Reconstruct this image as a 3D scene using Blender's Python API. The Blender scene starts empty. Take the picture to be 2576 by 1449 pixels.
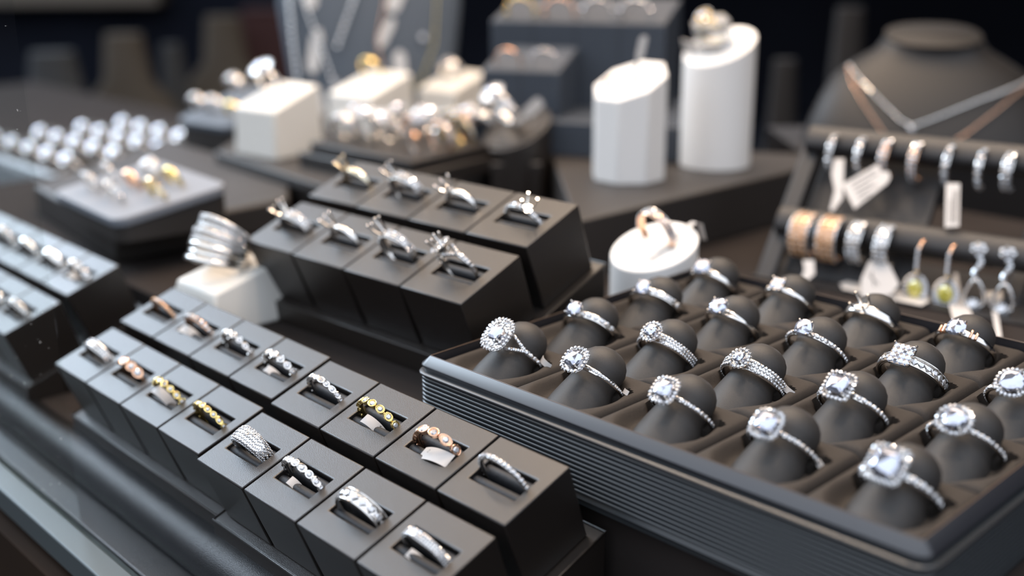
import bpy, math, random
import numpy as np
from mathutils import Vector, Matrix
random.seed(7)
SC = bpy.context.scene
COL = SC.collection
PI = math.pi
S = 0.01                                   # everything below is written in centimetres
V = Vector

# ------------------------------------------------------------------ camera
CAM_Z = 20.0                               # lens above the lower display board
F_PX = 2886.0
RM = Matrix(((0.99997848, -0.00656080, 0.0), (-0.00193260, -0.29456159, 0.95563054), (-0.00626970, -0.95560998, -0.29456793)))
cam_d = bpy.data.cameras.new('camera')
cam = bpy.data.objects.new('camera', cam_d)
COL.objects.link(cam)
cam_d.sensor_width = 36.0
cam_d.lens = 36.0 * F_PX / 2576.0
cx_, cy_, cz_ = RM.col[0], RM.col[1], RM.col[2]
cm = Matrix((( cx_[0], -cy_[0], -cz_[0]), (cx_[1], -cy_[1], -cz_[1]), (cx_[2], -cy_[2], -cz_[2]))).to_4x4()
cm.translation = V((0, 0, CAM_Z * S))
cam.matrix_world = cm
cam_d.clip_start = 0.02
cam_d.clip_end = 60
cam_d.dof.use_dof = True
cam_d.dof.focus_distance = 0.372
cam_d.dof.aperture_fstop = 5.0
SC.camera = cam

# ------------------------------------------------------------------ exposure, world
SC.view_settings.view_transform = 'Standard'
SC.view_settings.look = 'None'
SC.view_settings.gamma = 1.0
SC.view_settings.exposure = 0.5
SC.cycles.use_denoising = True
SC.cycles.max_bounces = 8
SC.cycles.transparent_max_bounces = 8
SC.cycles.caustics_reflective = False
SC.cycles.caustics_refractive = False
SC.cycles.sample_clamp_indirect = 6.0

W = bpy.data.worlds.new('world')
SC.world = W
W.use_nodes = True
nt = W.node_tree
nt.nodes.clear()
tc = nt.nodes.new('ShaderNodeTexCoord')
sp = nt.nodes.new('ShaderNodeSeparateXYZ')
rp = nt.nodes.new('ShaderNodeValToRGB')
bg = nt.nodes.new('ShaderNodeBackground')
wo = nt.nodes.new('ShaderNodeOutputWorld')
nt.links.new(tc.outputs['Generated'], sp.inputs[0])
nt.links.new(sp.outputs['Z'], rp.inputs[0])
nt.links.new(rp.outputs[0], bg.inputs[0])
nt.links.new(bg.outputs[0], wo.inputs[0])
e = rp.color_ramp.elements
e[0].position = 0.0
e[0].color = (0.012, 0.013, 0.018, 1)
e[1].position = 0.12
e[1].color = (0.12, 0.135, 0.165, 1)
n_ = e.new(0.38)
n_.color = (0.85, 0.92, 1.05, 1)
n_ = e.new(1.0)
n_.color = (0.85, 0.95, 1.10, 1)
bg.inputs[1].default_value = 1.12


def area(name, loc, target, size, power, color, shape='DISK'):
    d = bpy.data.lights.new(name, 'AREA')
    d.shape = shape
    d.size = size * S
    d.energy = power
    d.color = color
    o = bpy.data.objects.new(name, d)
    COL.objects.link(o)
    o.location = V(loc) * S
    o.rotation_euler = (V(target) - V(loc)).to_track_quat('-Z', 'Y').to_euler()
    return o


# warm light from above: an added fill panel, then lamps in the case roof
WARM = (1.0, 0.78, 0.58)
pn = area('warm_top_fill', (-2, 112, 92), (-2, 112, 0), 120, 9.0, (1.0, 0.80, 0.64), 'SQUARE')
# added cool area light far behind to the left, for sheen on block tops
sd = area('cool_side_fill', (-190, 200, 130), (-10, 50, 5), 150, 7.5, (0.70, 0.84, 1.0), 'SQUARE')
sd.data.spread = math.radians(64)
for x, y, p in ((2, 62, 1.05), (26, 56, 0.9), (16, 30, 0.8), (-14, 84, 1.0), (10, 96, 1.0), (44, 88, 0.7)):
    area('case_lamp', (x, y, 82), (x - 3, y - 4, 5), 9, p, WARM)

# ------------------------------------------------------------------ picture geometry helper: the ray through a photo pixel met with the level plane z (cm above the lower board)
def at(px, py, z):
    d = RM @ V(((px - 1288.0) / F_PX, (py - 724.5) / F_PX, 1.0))
    return V((0, 0, CAM_Z)) + d * ((z - CAM_Z) / d.z)


def atd(px, py, dist):
    d = RM @ V(((px - 1288.0) / F_PX, (py - 724.5) / F_PX, 1.0))
    return V((0, 0, CAM_Z)) + d * (dist / d.y)


# ------------------------------------------------------------------ materials
def mat(name, base, rough=0.5, metal=0.0, spec=0.5, bump=0.0, bscale=200.0, trans=0.0, ior=1.5, noise=0.0, nscale=50.0, coat=0.0, emit=None, estr=0.0, sheen=0.0, voronoi=False):
    m = bpy.data.materials.new(name)
    m.use_nodes = True
    t = m.node_tree
    b = t.nodes['Principled BSDF']
    b.inputs['Base Color'].default_value = (*base, 1)
    b.inputs['Roughness'].default_value = rough
    b.inputs['Metallic'].default_value = metal
    b.inputs['Specular IOR Level'].default_value = spec
    b.inputs['IOR'].default_value = ior
    b.inputs['Transmission Weight'].default_value = trans
    b.inputs['Coat Weight'].default_value = coat
    b.inputs['Sheen Weight'].default_value = sheen
    if emit:
        b.inputs['Emission Color'].default_value = (*emit, 1)
        b.inputs['Emission Strength'].default_value = estr
    co = t.nodes.new('ShaderNodeTexCoord')
    if noise > 0:
        n = t.nodes.new('ShaderNodeTexNoise')
        n.inputs['Scale'].default_value = nscale
        n.inputs['Detail'].default_value = 6
        r = t.nodes.new('ShaderNodeValToRGB')
        r.color_ramp.elements[0].position = 0.3
        r.color_ramp.elements[1].position = 0.7
        r.color_ramp.elements[0].color = tuple(c * (1 - noise) for c in base) + (1,)
        r.color_ramp.elements[1].color = tuple(min(1, c * (1 + noise)) for c in base) + (1,)
        t.links.new(co.outputs['Object'], n.inputs['Vector'])
        t.links.new(n.outputs['Fac'], r.inputs[0])
        t.links.new(r.outputs[0], b.inputs['Base Color'])
    if bump > 0:
        n = t.nodes.new('ShaderNodeTexVoronoi' if voronoi else 'ShaderNodeTexNoise')
        n.inputs['Scale'].default_value = bscale
        if not voronoi:
            n.inputs['Detail'].default_value = 3
        bp = t.nodes.new('ShaderNodeBump')
        bp.inputs['Strength'].default_value = bump
        bp.inputs['Distance'].default_value = 0.0004
        t.links.new(co.outputs['Object'], n.inputs['Vector'])
        t.links.new(n.outputs[0], bp.inputs['Height'])
        t.links.new(bp.outputs[0], b.inputs['Normal'])
    return m


LEATHER = mat('black_leatherette', (0.0125, 0.0092, 0.0075), 0.36, spec=0.7, bump=0.22, bscale=3200)
LEATHER2 = mat('black_grained_leather', (0.006, 0.006, 0.007), 0.28, spec=0.4, bump=0.4, bscale=3500)
FOAM = mat('dark_foam', (0.036, 0.029, 0.024), 0.72, spec=0.35, bump=0.3, bscale=5000, noise=0.12, nscale=1500)
KNOB = mat('grey_rubber', (0.032, 0.029, 0.027), 0.52, spec=0.5, bump=0.25, bscale=6000, noise=0.08, nscale=1500)
PADF = mat('slot_padding', (0.012, 0.013, 0.016), 0.6, bump=0.4, bscale=600)
TRAYP = mat('black_plastic', (0.018, 0.019, 0.024), 0.32, spec=1.0)
RIB = mat('ribbed_plastic', (0.03, 0.034, 0.037), 0.34, spec=0.9)
TAN = mat('tray_ledge_plastic', (0.07, 0.062, 0.06), 0.4)
COPPER = mat('thin_worn_edge', (0.10, 0.065, 0.045), 0.5)
BOARD = mat('dark_board', (0.028, 0.023, 0.021), 0.85, spec=0.08, noise=0.1, nscale=30)
FELT = mat('platform_laminate', (0.028, 0.024, 0.022), 0.5, noise=0.06, nscale=30)
WHITE = mat('white_leatherette', (0.78, 0.755, 0.70), 0.5, bump=0.1, bscale=3000)
WHITE2 = mat('white_acrylic', (0.88, 0.86, 0.83), 0.42)
GREYPAD = mat('pale_grey_pad', (0.20, 0.215, 0.245), 0.55, bump=0.2, bscale=700)
BLUEGREY = mat('blue_grey_leatherette', (0.045, 0.056, 0.074), 0.45, bump=0.2, bscale=600)
BUSTG = mat('grey_bust_fabric', (0.105, 0.13, 0.165), 0.6, bump=0.2, bscale=500)
BUSTB = mat('dark_bust_leatherette', (0.016, 0.015, 0.015), 0.5, spec=0.4, bump=0.25, bscale=700)
STANDG = mat('grey_stand_leatherette', (0.020, 0.019, 0.020), 0.48, spec=0.5, bump=0.25, bscale=700)
SILV = mat('white_gold', (0.86, 0.83, 0.79), 0.16, metal=1.0)
GOLD = mat('yellow_gold', (0.86, 0.66, 0.26), 0.18, metal=1.0)
ROSE = mat('rose_gold', (0.86, 0.53, 0.35), 0.2, metal=1.0)
PAVE = mat('pave_diamonds', (0.66, 0.665, 0.68), 0.07, metal=0.62, spec=1.0, ior=2.0)
GEM = mat('diamond', (0.62, 0.65, 0.76), 0.02, metal=0.75, spec=1.0, ior=2.3)
YGEM = mat('yellow_diamond', (0.85, 0.76, 0.12), 0.05, spec=1.0, ior=2.0, trans=0.2)
OGEM = mat('champagne_stones', (0.72, 0.42, 0.22), 0.1, spec=1.0, ior=1.8)
PAPER = mat('white_paper_tag', (0.56, 0.53, 0.505), 0.6)
TAGN = mat('bright_paper_tag', (0.8, 0.8, 0.8), 0.6)
INK = mat('tag_ink', (0.03, 0.03, 0.035), 0.6)
ACRYL = mat('clear_acrylic', (0.95, 0.96, 0.97), 0.05, trans=0.75, ior=1.4)
GLASSEDGE = mat('green_glass_edge', (0.20, 0.30, 0.22), 0.2, spec=0.8)
STEEL = mat('sill_metal', (0.10, 0.12, 0.125), 0.4, metal=0.4)
PALE = mat('pale_gold', (0.86, 0.77, 0.60), 0.16, metal=1.0)
DARKWOOD = mat('dark_brown_wood', (0.020, 0.011, 0.006), 0.8, spec=0.1, noise=0.3, nscale=12)
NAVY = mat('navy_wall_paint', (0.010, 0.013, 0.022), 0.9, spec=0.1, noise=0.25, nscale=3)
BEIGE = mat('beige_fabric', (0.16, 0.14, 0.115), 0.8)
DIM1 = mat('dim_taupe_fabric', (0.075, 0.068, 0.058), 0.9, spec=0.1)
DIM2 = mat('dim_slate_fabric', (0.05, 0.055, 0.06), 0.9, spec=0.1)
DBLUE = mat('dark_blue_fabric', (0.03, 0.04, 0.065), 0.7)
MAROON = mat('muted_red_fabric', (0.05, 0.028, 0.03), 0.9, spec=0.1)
DUST = mat('dust', (0.8, 0.8, 0.8), 0.6)

PM = bpy.data.materials.new('window_glass')
PM.use_nodes = True
_t = PM.node_tree
_t.nodes.clear()
_o = _t.nodes.new('ShaderNodeOutputMaterial')
_m = _t.nodes.new('ShaderNodeMixShader')
_tr = _t.nodes.new('ShaderNodeBsdfTransparent')
_tr.inputs[0].default_value = (0.985, 0.995, 0.99, 1)
_g = _t.nodes.new('ShaderNodeBsdfGlossy')
_g.inputs['Roughness'].default_value = 0.01
_fr = _t.nodes.new('ShaderNodeFresnel')
_fr.inputs[0].default_value = 1.3
_ge = _t.nodes.new('ShaderNodeNewGeometry')
_mu = _t.nodes.new('ShaderNodeMath')
_mu.operation = 'MULTIPLY_ADD'             # reflect on the outer face only: factor = fresnel * (1 - backfacing)
_sb = _t.nodes.new('ShaderNodeMath')
_sb.operation = 'SUBTRACT'
_sb.inputs[0].default_value = 1.0
_t.links.new(_ge.outputs['Backfacing'], _sb.inputs[1])
_t.links.new(_fr.outputs[0], _mu.inputs[0])
_t.links.new(_sb.outputs[0], _mu.inputs[1])
_mu.inputs[2].default_value = 0.0
_t.links.new(_mu.outputs[0], _m.inputs[0])
_t.links.new(_tr.outputs[0], _m.inputs[1])
_t.links.new(_g.outputs[0], _m.inputs[2])
_t.links.new(_m.outputs[0], _o.inputs[0])


# ------------------------------------------------------------------ mesh building
class MB:
    def __init__(self):
        self.v, self.f, self.m = [], [], []

    def add(self, vs, fs, M=None, mi=0):
        b = len(self.v)
        for p in vs:
            p = V(p)
            self.v.append(M @ p if M else p)
        for f in fs:
            self.f.append([b + i for i in f])
            self.m.append(mi)
        return self

    def box(self, c, s, M=None, mi=0):
        c, h = V(c), V(s) / 2
        vs = [(c.x + i * h.x, c.y + j * h.y, c.z + k * h.z) for k in (-1, 1) for j in (-1, 1) for i in (-1, 1)]
        return self.add(vs, [(0, 2, 3, 1), (4, 5, 7, 6), (0, 1, 5, 4), (2, 6, 7, 3), (0, 4, 6, 2), (1, 3, 7, 5)], M, mi)

    def loft(self, rings, cap0=True, cap1=True, loop=False, M=None, mi=0):
        n = len(rings[0])
        vs = [p for r in rings for p in r]
        fs = []
        R = len(rings)
        for a in range(R if loop else R - 1):
            c = (a + 1) % R
            for i in range(n):
                j = (i + 1) % n
                fs.append((a * n + i, a * n + j, c * n + j, c * n + i))
        if cap0 and not loop:
            fs.append(tuple(range(n - 1, -1, -1)))
        if cap1 and not loop:
            fs.append(tuple((R - 1) * n + i for i in range(n)))
        return self.add(vs, fs, M, mi)

    def tube(self, pts, r, n=8, closed=False, M=None, mi=0, flat=1.0, up=None):
        pts = [V(p) for p in pts]
        N = len(pts)
        rr = r if isinstance(r, (list, tuple)) else [r] * N
        rings = []
        prev = None
        for i, p in enumerate(pts):
            a = pts[(i - 1) % N] if (closed or i > 0) else p
            b = pts[(i + 1) % N] if (closed or i < N - 1) else p
            t = (b - a).normalized()
            u = V(up) if up else (prev if prev else (V((0, 0, 1)) if abs(t.z) < 0.9 else V((1, 0, 0))))
            x = (u - t * u.dot(t))
            if x.length < 1e-6:
                x = t.orthogonal()
            x.normalize()
            prev = x
            y = t.cross(x)
            rings.append([p + (x * math.cos(2 * PI * k / n) * flat + y * math.sin(2 * PI * k / n)) * rr[i] for k in range(n)])
        return self.loft(rings, loop=closed, M=M, mi=mi)

    def rev(self, prof, n=32, M=None, mi=0):
        rings = [[(r * math.cos(2 * PI * k / n), r * math.sin(2 * PI * k / n), z) for k in range(n)] for r, z in prof]
        return self.loft(rings, M=M, mi=mi)

    def ball(self, c, r, n=10, M=None, mi=0, sz=1.0):
        c = V(c)
        rings = []
        for a in range(1, n // 2 + 1):
            ph = PI * a / (n // 2 + 1)
            rings.append([(c.x + r * math.sin(ph) * math.cos(2 * PI * k / n), c.y + r * math.sin(ph) * math.sin(2 * PI * k / n), c.z - r * sz * math.cos(ph)) for k in range(n)])
        return self.loft(rings, M=M, mi=mi)

    def gem(self, c, nrm, r, k=7, h=0.5, depth=0.6, M=None, mi=0, rot=0.0):
        c, nrm = V(c), V(nrm).normalized()
        x = nrm.orthogonal().normalized()
        y = nrm.cross(x)
        def ring(rad, z, off):
            return [c + (x * math.cos(2 * PI * (i + off) / k + rot) + y * math.sin(2 * PI * (i + off) / k + rot)) * rad + nrm * z for i in range(k)]
        vs = ring(r, 0, 0) + ring(r * 0.6, r * h, 0.5) + [c - nrm * r * depth]
        fs = []
        for i in range(k):
            j = (i + 1) % k
            fs += [(i, j, k + i), (j, k + j, k + i), (2 * k, j, i)]
        fs.append(tuple(k + i for i in range(k)))
        return self.add(vs, fs, M, mi)

    def build(self, name, mats, parent=None, smooth=30, bevel=0.0, seg=2, sub=0):
        me = bpy.data.meshes.new(name)
        me.from_pydata([tuple(p * S) for p in self.v], [], self.f)
        for m in (mats if isinstance(mats, (list, tuple)) else [mats]):
            me.materials.append(m)
        for p, i in zip(me.polygons, self.m):
            p.material_index = i
        me.update()
        if smooth:
            for p in me.polygons:
                p.use_smooth = True
            me.set_sharp_from_angle(angle=math.radians(smooth))
        o = bpy.data.objects.new(name, me)
        COL.objects.link(o)
        if parent:
            o.parent = parent
        if bevel:
            b = o.modifiers.new('bevel', 'BEVEL')
            b.width = bevel * S
            b.segments = seg
            b.limit_method = 'ANGLE'
            b.angle_limit = math.radians(35)
            b.harden_normals = False
        if sub:
            s = o.modifiers.new('sub', 'SUBSURF')
            s.levels = s.render_levels = sub
        return o


def T(x, y, z):
    return Matrix.Translation(V((x, y, z)))


def frame(o, x, y, z):
    m = Matrix((x, y, z)).transposed().to_4x4()
    m.translation = V(o)
    return m


def thing(name, label, cat, M, group=None):
    o = bpy.data.objects.new(name, None)
    COL.objects.link(o)
    m = M.copy()
    m.translation = m.translation * S
    o.matrix_world = m
    o.empty_display_size = 0.01
    return tag(o, label, cat, group)


def tag(o, label, cat, group=None):
    o['label'] = label
    o['category'] = cat
    if group:
        o['group'] = group
    return o


def place(o, M):
    m = M.copy()
    m.translation = m.translation * S
    o.matrix_world = m
    return o


def struct(o):
    o['kind'] = 'structure'
    return o


def rrect(x0, x1, y0, y1, r, z, off=0.0, seg=4):
    x0, x1, y0, y1, r = x0 - off, x1 + off, y0 - off, y1 + off, max(0.01, r + off)
    out = []
    for cx, cy, a0 in ((x1 - r, y0 + r, -90), (x1 - r, y1 - r, 0), (x0 + r, y1 - r, 90), (x0 + r, y0 + r, 180)):
        for i in range(seg + 1):
            a = math.radians(a0 + 90 * i / seg)
            out.append((cx + r * math.cos(a), cy + r * math.sin(a), z))
    return out


def uvn(yaw, tau):
    a, b = math.radians(yaw), math.radians(tau)
    u = V((math.cos(a), math.sin(a), 0))
    p = V((-math.sin(a), math.cos(a), 0))
    v = p * math.cos(b) + V((0, 0, 1)) * math.sin(b)
    return u, v, u.cross(v), p


def prism(pts, z0, z1, mats, name, bevel=0.12):
    mb = MB()
    mb.loft([[(p[0], p[1], z0) for p in pts], [(p[0], p[1], z1) for p in pts]])
    return mb.build(name, mats, bevel=bevel)


# ------------------------------------------------------------------ jewellery builders (local frame: ring circle in XZ, finger axis along Y, setting at +Z)
def outline(n, rx, ry, e, k):
    a = 2 * PI * k / n
    c, s = math.cos(a), math.sin(a)
    return V((rx * math.copysign(abs(c) ** (2 / e), c), ry * math.copysign(abs(s) ** (2 / e), s), 0))


def band_mb(R, wf, tf, n=56, yf=None, k=10, arc=None, rf=None):
    mb = MB()
    rings = []
    closed = arc is None
    a0, a1 = (0, 2 * PI) if closed else arc
    N = n if closed else n + 1
    for i in range(N):
        th = a0 + (a1 - a0) * i / n
        d = V((math.sin(th), 0, math.cos(th)))
        c = d * (R + (rf(th) if rf else 0)) + V((0, yf(th) if yf else 0, 0))
        w, t = wf(th), tf(th)
        rings.append([c + V((0, 1, 0)) * (w / 2 * math.copysign(abs(math.cos(2 * PI * j / k)) ** 0.7, math.cos(2 * PI * j / k))) + d * (t / 2 * math.copysign(abs(math.sin(2 * PI * j / k)) ** 0.7, math.sin(2 * PI * j / k))) for j in range(k)])
    mb.loft(rings, loop=closed)
    return mb


def wrap(th):
    return (th + PI) % (2 * PI) - PI


def pave_mb(R, rows, a0, a1, r, yf=None, k=6, h=0.45, step=1.95, wf=None, rf=None):
    mb = MB()
    for row in rows:
        n = max(1, int(abs(a1 - a0) * R / (r * step)))
        for i in range(n + 1):
            th = a0 + (a1 - a0) * (i + (0.5 if rows.index(row) % 2 else 0) * 0) / n
            d = V((math.sin(th), 0, math.cos(th)))
            y = (yf(th) if yf else 0) + (row * (wf(th) if wf else 1))
            mb.gem(d * (R + (rf(th) if rf else 0)) + V((0, y, 0)), d + V((random.uniform(-.22, .22), random.uniform(-.22, .22), random.uniform(-.22, .22))), r, k=k, h=h, rot=random.random())
    return mb


def big_gem(rx, ry, e, c=V((0, 0, 0)), k=14):
    mb = MB()
    def rg(s, z, off):
        out = []
        for i in range(k):
            p = outline(k * 2, rx * s, ry * s, e, 2 * i + off)
            out.append(c + V((p.x, p.y, z)))
        return out
    m = min(rx, ry)
    A, B, Cc, D = rg(1, 0, 0), rg(0.86, m * 0.2, 1), rg(0.56, m * 0.36, 0), rg(0.6, -m * 0.38, 1)
    jr = random.Random(int((rx * 977 + ry * 131) * 100))
    B = [p + V((jr.uniform(-1, 1), jr.uniform(-1, 1), jr.uniform(-1, 1))) * m * 0.07 for p in B]
    Cc = [p + V((jr.uniform(-1, 1), jr.uniform(-1, 1), 0)) * m * 0.06 for p in Cc]
    top = c + V((jr.uniform(-.1, .1) * m, jr.uniform(-.1, .1) * m, m * 0.40))
    vs = A + B + Cc + D + [c + V((0, 0, -m * 0.8)), top]
    fs = []
    for i in range(k):
        j = (i + 1) % k
        fs += [(i, j, k + i), (j, k + j, k + i), (k + i, k + j, 2 * k + j), (k + i, 2 * k + j, 2 * k + i),
               (j, i, 3 * k + i), (3 * k + i, 3 * k + j, j), (3 * k + j, 3 * k + i, 4 * k)]
    for i in range(k):
        fs.append((2 * k + i, 2 * k + (i + 1) % k, 4 * k + 1))
    mb.add(vs, fs)
    return mb


def tag_mb(w=0.34, l=1.1, curl=0.5, bars=False):
    """A curled paper strip; second material index is the printing."""
    mb = MB()
    n = 10
    a, b = [], []
    for i in range(n + 1):
        s = i / n
        ang = curl * 2.4 * s
        z = l * s * math.cos(ang * 0.6)
        x = l * s * math.sin(ang * 0.6) * 0.8
        for y, L in ((-w / 2, a), (w / 2, b)):
            L.append(V((x, y, z)))
    vs = a + b + [p + V((0.02, 0, 0)) for p in a + b]
    m = n + 1
    fs = []
    for i in range(n):
        fs += [(i, i + 1, m + i + 1, m + i), (2 * m + i, 3 * m + i, 3 * m + i + 1, 2 * m + i + 1), (i, 2 * m + i, 2 * m + i + 1, i + 1), (m + i, m + i + 1, 3 * m + i + 1, 3 * m + i)]
    fs += [(0, m, 3 * m, 2 * m), (n, 2 * m + n, 3 * m + n, m + n)]
    mb.add(vs, fs)
    if bars:
        for j in range(4):
            p = a[6] + (b[6] - a[6]) * (0.2 + 0.2 * j)
            mb.box(p + V((-0.008, 0, 0)), (0.012, 0.022, 0.16), mi=1)
    return mb


def ring(M, label, spec, group, par=None):
    m = {'w': SILV, 'y': GOLD, 'r': ROSE, 'p': PALE}[spec.get('metal', 'w')]
    R = spec.get('R', 0.95)
    t = thing('diamond_ring' if spec.get('name') is None else spec['name'], label, 'ring', M, group)
    st = spec.get('band', 'plain')
    W0 = spec.get('w', 0.24)
    th0 = 0.12
    LOW = spec.get('lo', False)
    nn = 32 if LOW else 60
    head = spec.get('head')
    taper = lambda th: W0 * (0.62 + 0.38 * max(0, math.cos(wrap(th) / 2)) ** 2)
    hz = R + spec.get('hh', 0.34)
    amax = spec.get('amax', 1.75)
    hs = spec.get('hs', 0.3)
    a_in = (hs * 0.75 / R) if head else 0.0
    if st == 'plain':
        band_mb(R, taper, lambda th: th0, nn).build('band', m, t, 50)
    elif st == 'twist':
        for sg in (-1, 1):
            band_mb(R, lambda th: W0 * 0.5, lambda th: th0, nn, yf=lambda th, sg=sg: sg * 0.09 * math.cos(1.5 * wrap(th))).build('band', m, t, 50)
    elif st == 'pave':
        band_mb(R, taper, lambda th: th0, nn).build('band', m, t, 50)
        rows = spec.get('rows', 1)
        rr = spec.get('sr', W0 * 0.42 / rows)
        ys = [(i - (rows - 1) / 2) * rr * 2.0 for i in range(rows)]
        mb = MB()
        for sg in (-1, 1):
            q = pave_mb(R + th0 / 2 + 0.01, ys, sg * a_in, sg * amax, rr)
            mb.v, mb.f, mb.m = mb.v + q.v, mb.f + [[len(mb.v) + i for i in f] for f in q.f], mb.m + q.m
        mb.build('pave_setting', spec.get('pm', PAVE), t, 0)
    elif st == 'split':
        band_mb(R, taper, lambda th: th0, nn, arc=(0.95, 2 * PI - 0.95)).build('band', m, t, 50)
        mb = MB()
        for sg in (-1, 1):
            for s2 in (-1, 1):
                yf = lambda th, s2=s2: s2 * max(0, 0.95 - abs(wrap(th))) * 0.42
                a, b = (0.3, 0.97) if sg > 0 else (-0.97, -0.3)
                band_mb(R, lambda th: 0.15, lambda th: th0, 14, yf=yf, arc=(a, b)).build('shank_branch', m, t, 50)
                q = pave_mb(R + th0 / 2 + 0.01, [0], sg * 0.3, sg * 0.97, 0.07, yf=yf)
                mb.v, mb.f, mb.m = mb.v + q.v, mb.f + [[len(mb.v) + i for i in f] for f in q.f], mb.m + q.m
            q = pave_mb(R + th0 / 2 + 0.01, [0], sg * 0.97, sg * 1.7, 0.085)
            mb.v, mb.f, mb.m = mb.v + q.v, mb.f + [[len(mb.v) + i for i in f] for f in q.f], mb.m + q.m
        mb.build('pave_setting', PAVE, t, 0)
    elif st == 'channel':
        band_mb(R, lambda th: W0 * (0.7 + 0.3 * max(0, math.cos(wrap(th) / 2))), lambda th: th0, nn).build('band', m, t, 50)
        for s2 in (-1, 1):
            band_mb(R + 0.07, lambda th: 0.05, lambda th: 0.1, nn, yf=lambda th, s2=s2: s2 * W0 * 0.45, arc=(-1.7, 1.7)).build('channel_rail', m, t, 50)
        mb = MB()
        n = int(3.2 * R / (W0 * 0.62))
        for i in range(n + 1):
            th = -1.6 + 3.2 * i / n
            if abs(th) < a_in:
                continue
            d = V((math.sin(th), 0, math.cos(th)))
            mb.gem(d * (R + 0.09), d, W0 * 0.36, k=4, h=0.3, rot=PI / 4 + 0.15 * random.random())
        mb.build('channel_setting', PAVE, t, 0)
    elif st in ('bezel', 'marquise', 'scallop', 'three'):
        band_mb(R, lambda th: W0 * 0.5, lambda th: th0, nn).build('band', m, t, 50)
        mb, gb = MB(), MB()
        r = spec.get('sr', 0.13)
        n = 3 if st == 'three' else int(3.4 * R / (r * 2.15))
        amp = spec.get('amp', 0.0)
        for i in range(n + 1):
            th = -1.7 + 3.4 * i / n
            if st == 'three':
                th = (-0.55, 0.0, 0.55, 0.95)[i]
            d = V((math.sin(th), 0, math.cos(th)))
            x = V((math.cos(th), 0, -math.sin(th)))
            y0 = amp * (1 if i % 2 else -1)
            c = d * (R + 0.08) + V((0, y0, 0))
            lx = r * (1.35 if (st == 'marquise' and i % 2) else 1.05)
            ly = r * 0.85
            pts = [c + x * (lx * math.cos(2 * PI * q / 14)) + V((0, 1, 0)) * (ly * math.sin(2 * PI * q / 14)) + d * 0.03 for q in range(14)]
            mb.loft([[p - d * 0.12 for p in pts], pts], cap1=True)
            mb.tube(pts, 0.024, 6, closed=True)
            if st == 'scallop':
                mb.ball(c + V((0, ly, 0)), 0.05, 6)
                mb.ball(c - V((0, ly, 0)), 0.05, 6)
            gb.gem(c + d * 0.03, d, ly * 0.8, k=8, h=0.35)
        mb.build('bezel_row', m, t, 50)
        gb.build('bezel_stones', spec.get('gm', PAVE), t, 0)
    elif st == 'bombe':
        ww = lambda th: W0 * (0.35 + 0.65 * max(0, math.cos(wrap(th) * 0.62)) ** 1.2)
        tt = lambda th: 0.1 + 0.2 * max(0, math.cos(wrap(th) * 0.62)) ** 2
        band_mb(R, ww, tt, nn, k=14).build('band', m, t, 60)
        mb = MB()
        for i in range(46):
            th = -1.6 + 3.2 * i / 45
            n = max(2, int(ww(th) / 0.085))
            for j in range(n):
                q = (j + 0.5 + 0.25 * (i % 2)) / n
                a = PI * q
                d = V((math.sin(th), 0, math.cos(th)))
                off = V((0, math.cos(a), 0)) * ww(th) * 0.47 + d * (math.sin(a) ** 0.6 * tt(th) * 0.5)
                nr = (V((0, math.cos(a), 0)) * 0.7 + d * math.sin(a)).normalized()
                mb.gem(d * R + off + nr * 0.01, nr, 0.042, k=5, h=0.5, rot=random.random())
        mb.build('pave_setting', PAVE, t, 0)
    elif st == 'bypass':
        band_mb(R, lambda th: W0, lambda th: th0, nn, yf=lambda th: 0.16 * math.sin(max(-1.2, min(1.2, wrap(th))) * 1.3)).build('band', m, t, 50)
        pave_mb(R + th0 / 2 + 0.015, [0], 0.2, 1.35, W0 * 0.42, yf=lambda th: 0.16 * math.sin(max(-1.2, min(1.2, wrap(th))) * 1.3), k=4, h=0.3).build('channel_setting', PAVE, t, 0)
        band_mb(R + 0.05, lambda th: 0.06, lambda th: 0.14, 20, yf=lambda th: 0.16 * math.sin(wrap(th) * 1.3) - W0 * 0.5, arc=(-0.5, 1.5)).build('channel_rail', m, t, 50)
    elif st == 'cocktail':
        for q in range(7):
            y0 = (q - 3) * 0.33
            band_mb(R, lambda th: 0.27, lambda th: 0.2, nn, yf=lambda th, y0=y0: y0 * (0.4 + 0.6 * max(0, math.cos(wrap(th) / 2)) ** 1.5),
                    rf=lambda th, q=q: (0.0 if q % 2 else 0.07) + 0.16 * math.cos(wrap(th) / 2) * (1 - abs(q - 3) / 5)).build('band', m, t, 60)
            if q in (3, 4, 5, 6):
                pave_mb(R + 0.1, [-0.06, 0.06], -1.7, 1.7, 0.055, yf=lambda th, y0=y0: y0 * (0.4 + 0.6 * max(0, math.cos(wrap(th) / 2)) ** 1.5),
                        rf=lambda th, q=q: (0.0 if q % 2 else 0.07) + 0.16 * math.cos(wrap(th) / 2) * (1 - abs(q - 3) / 5), k=5).build('pave_setting', PAVE, t, 0)
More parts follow.
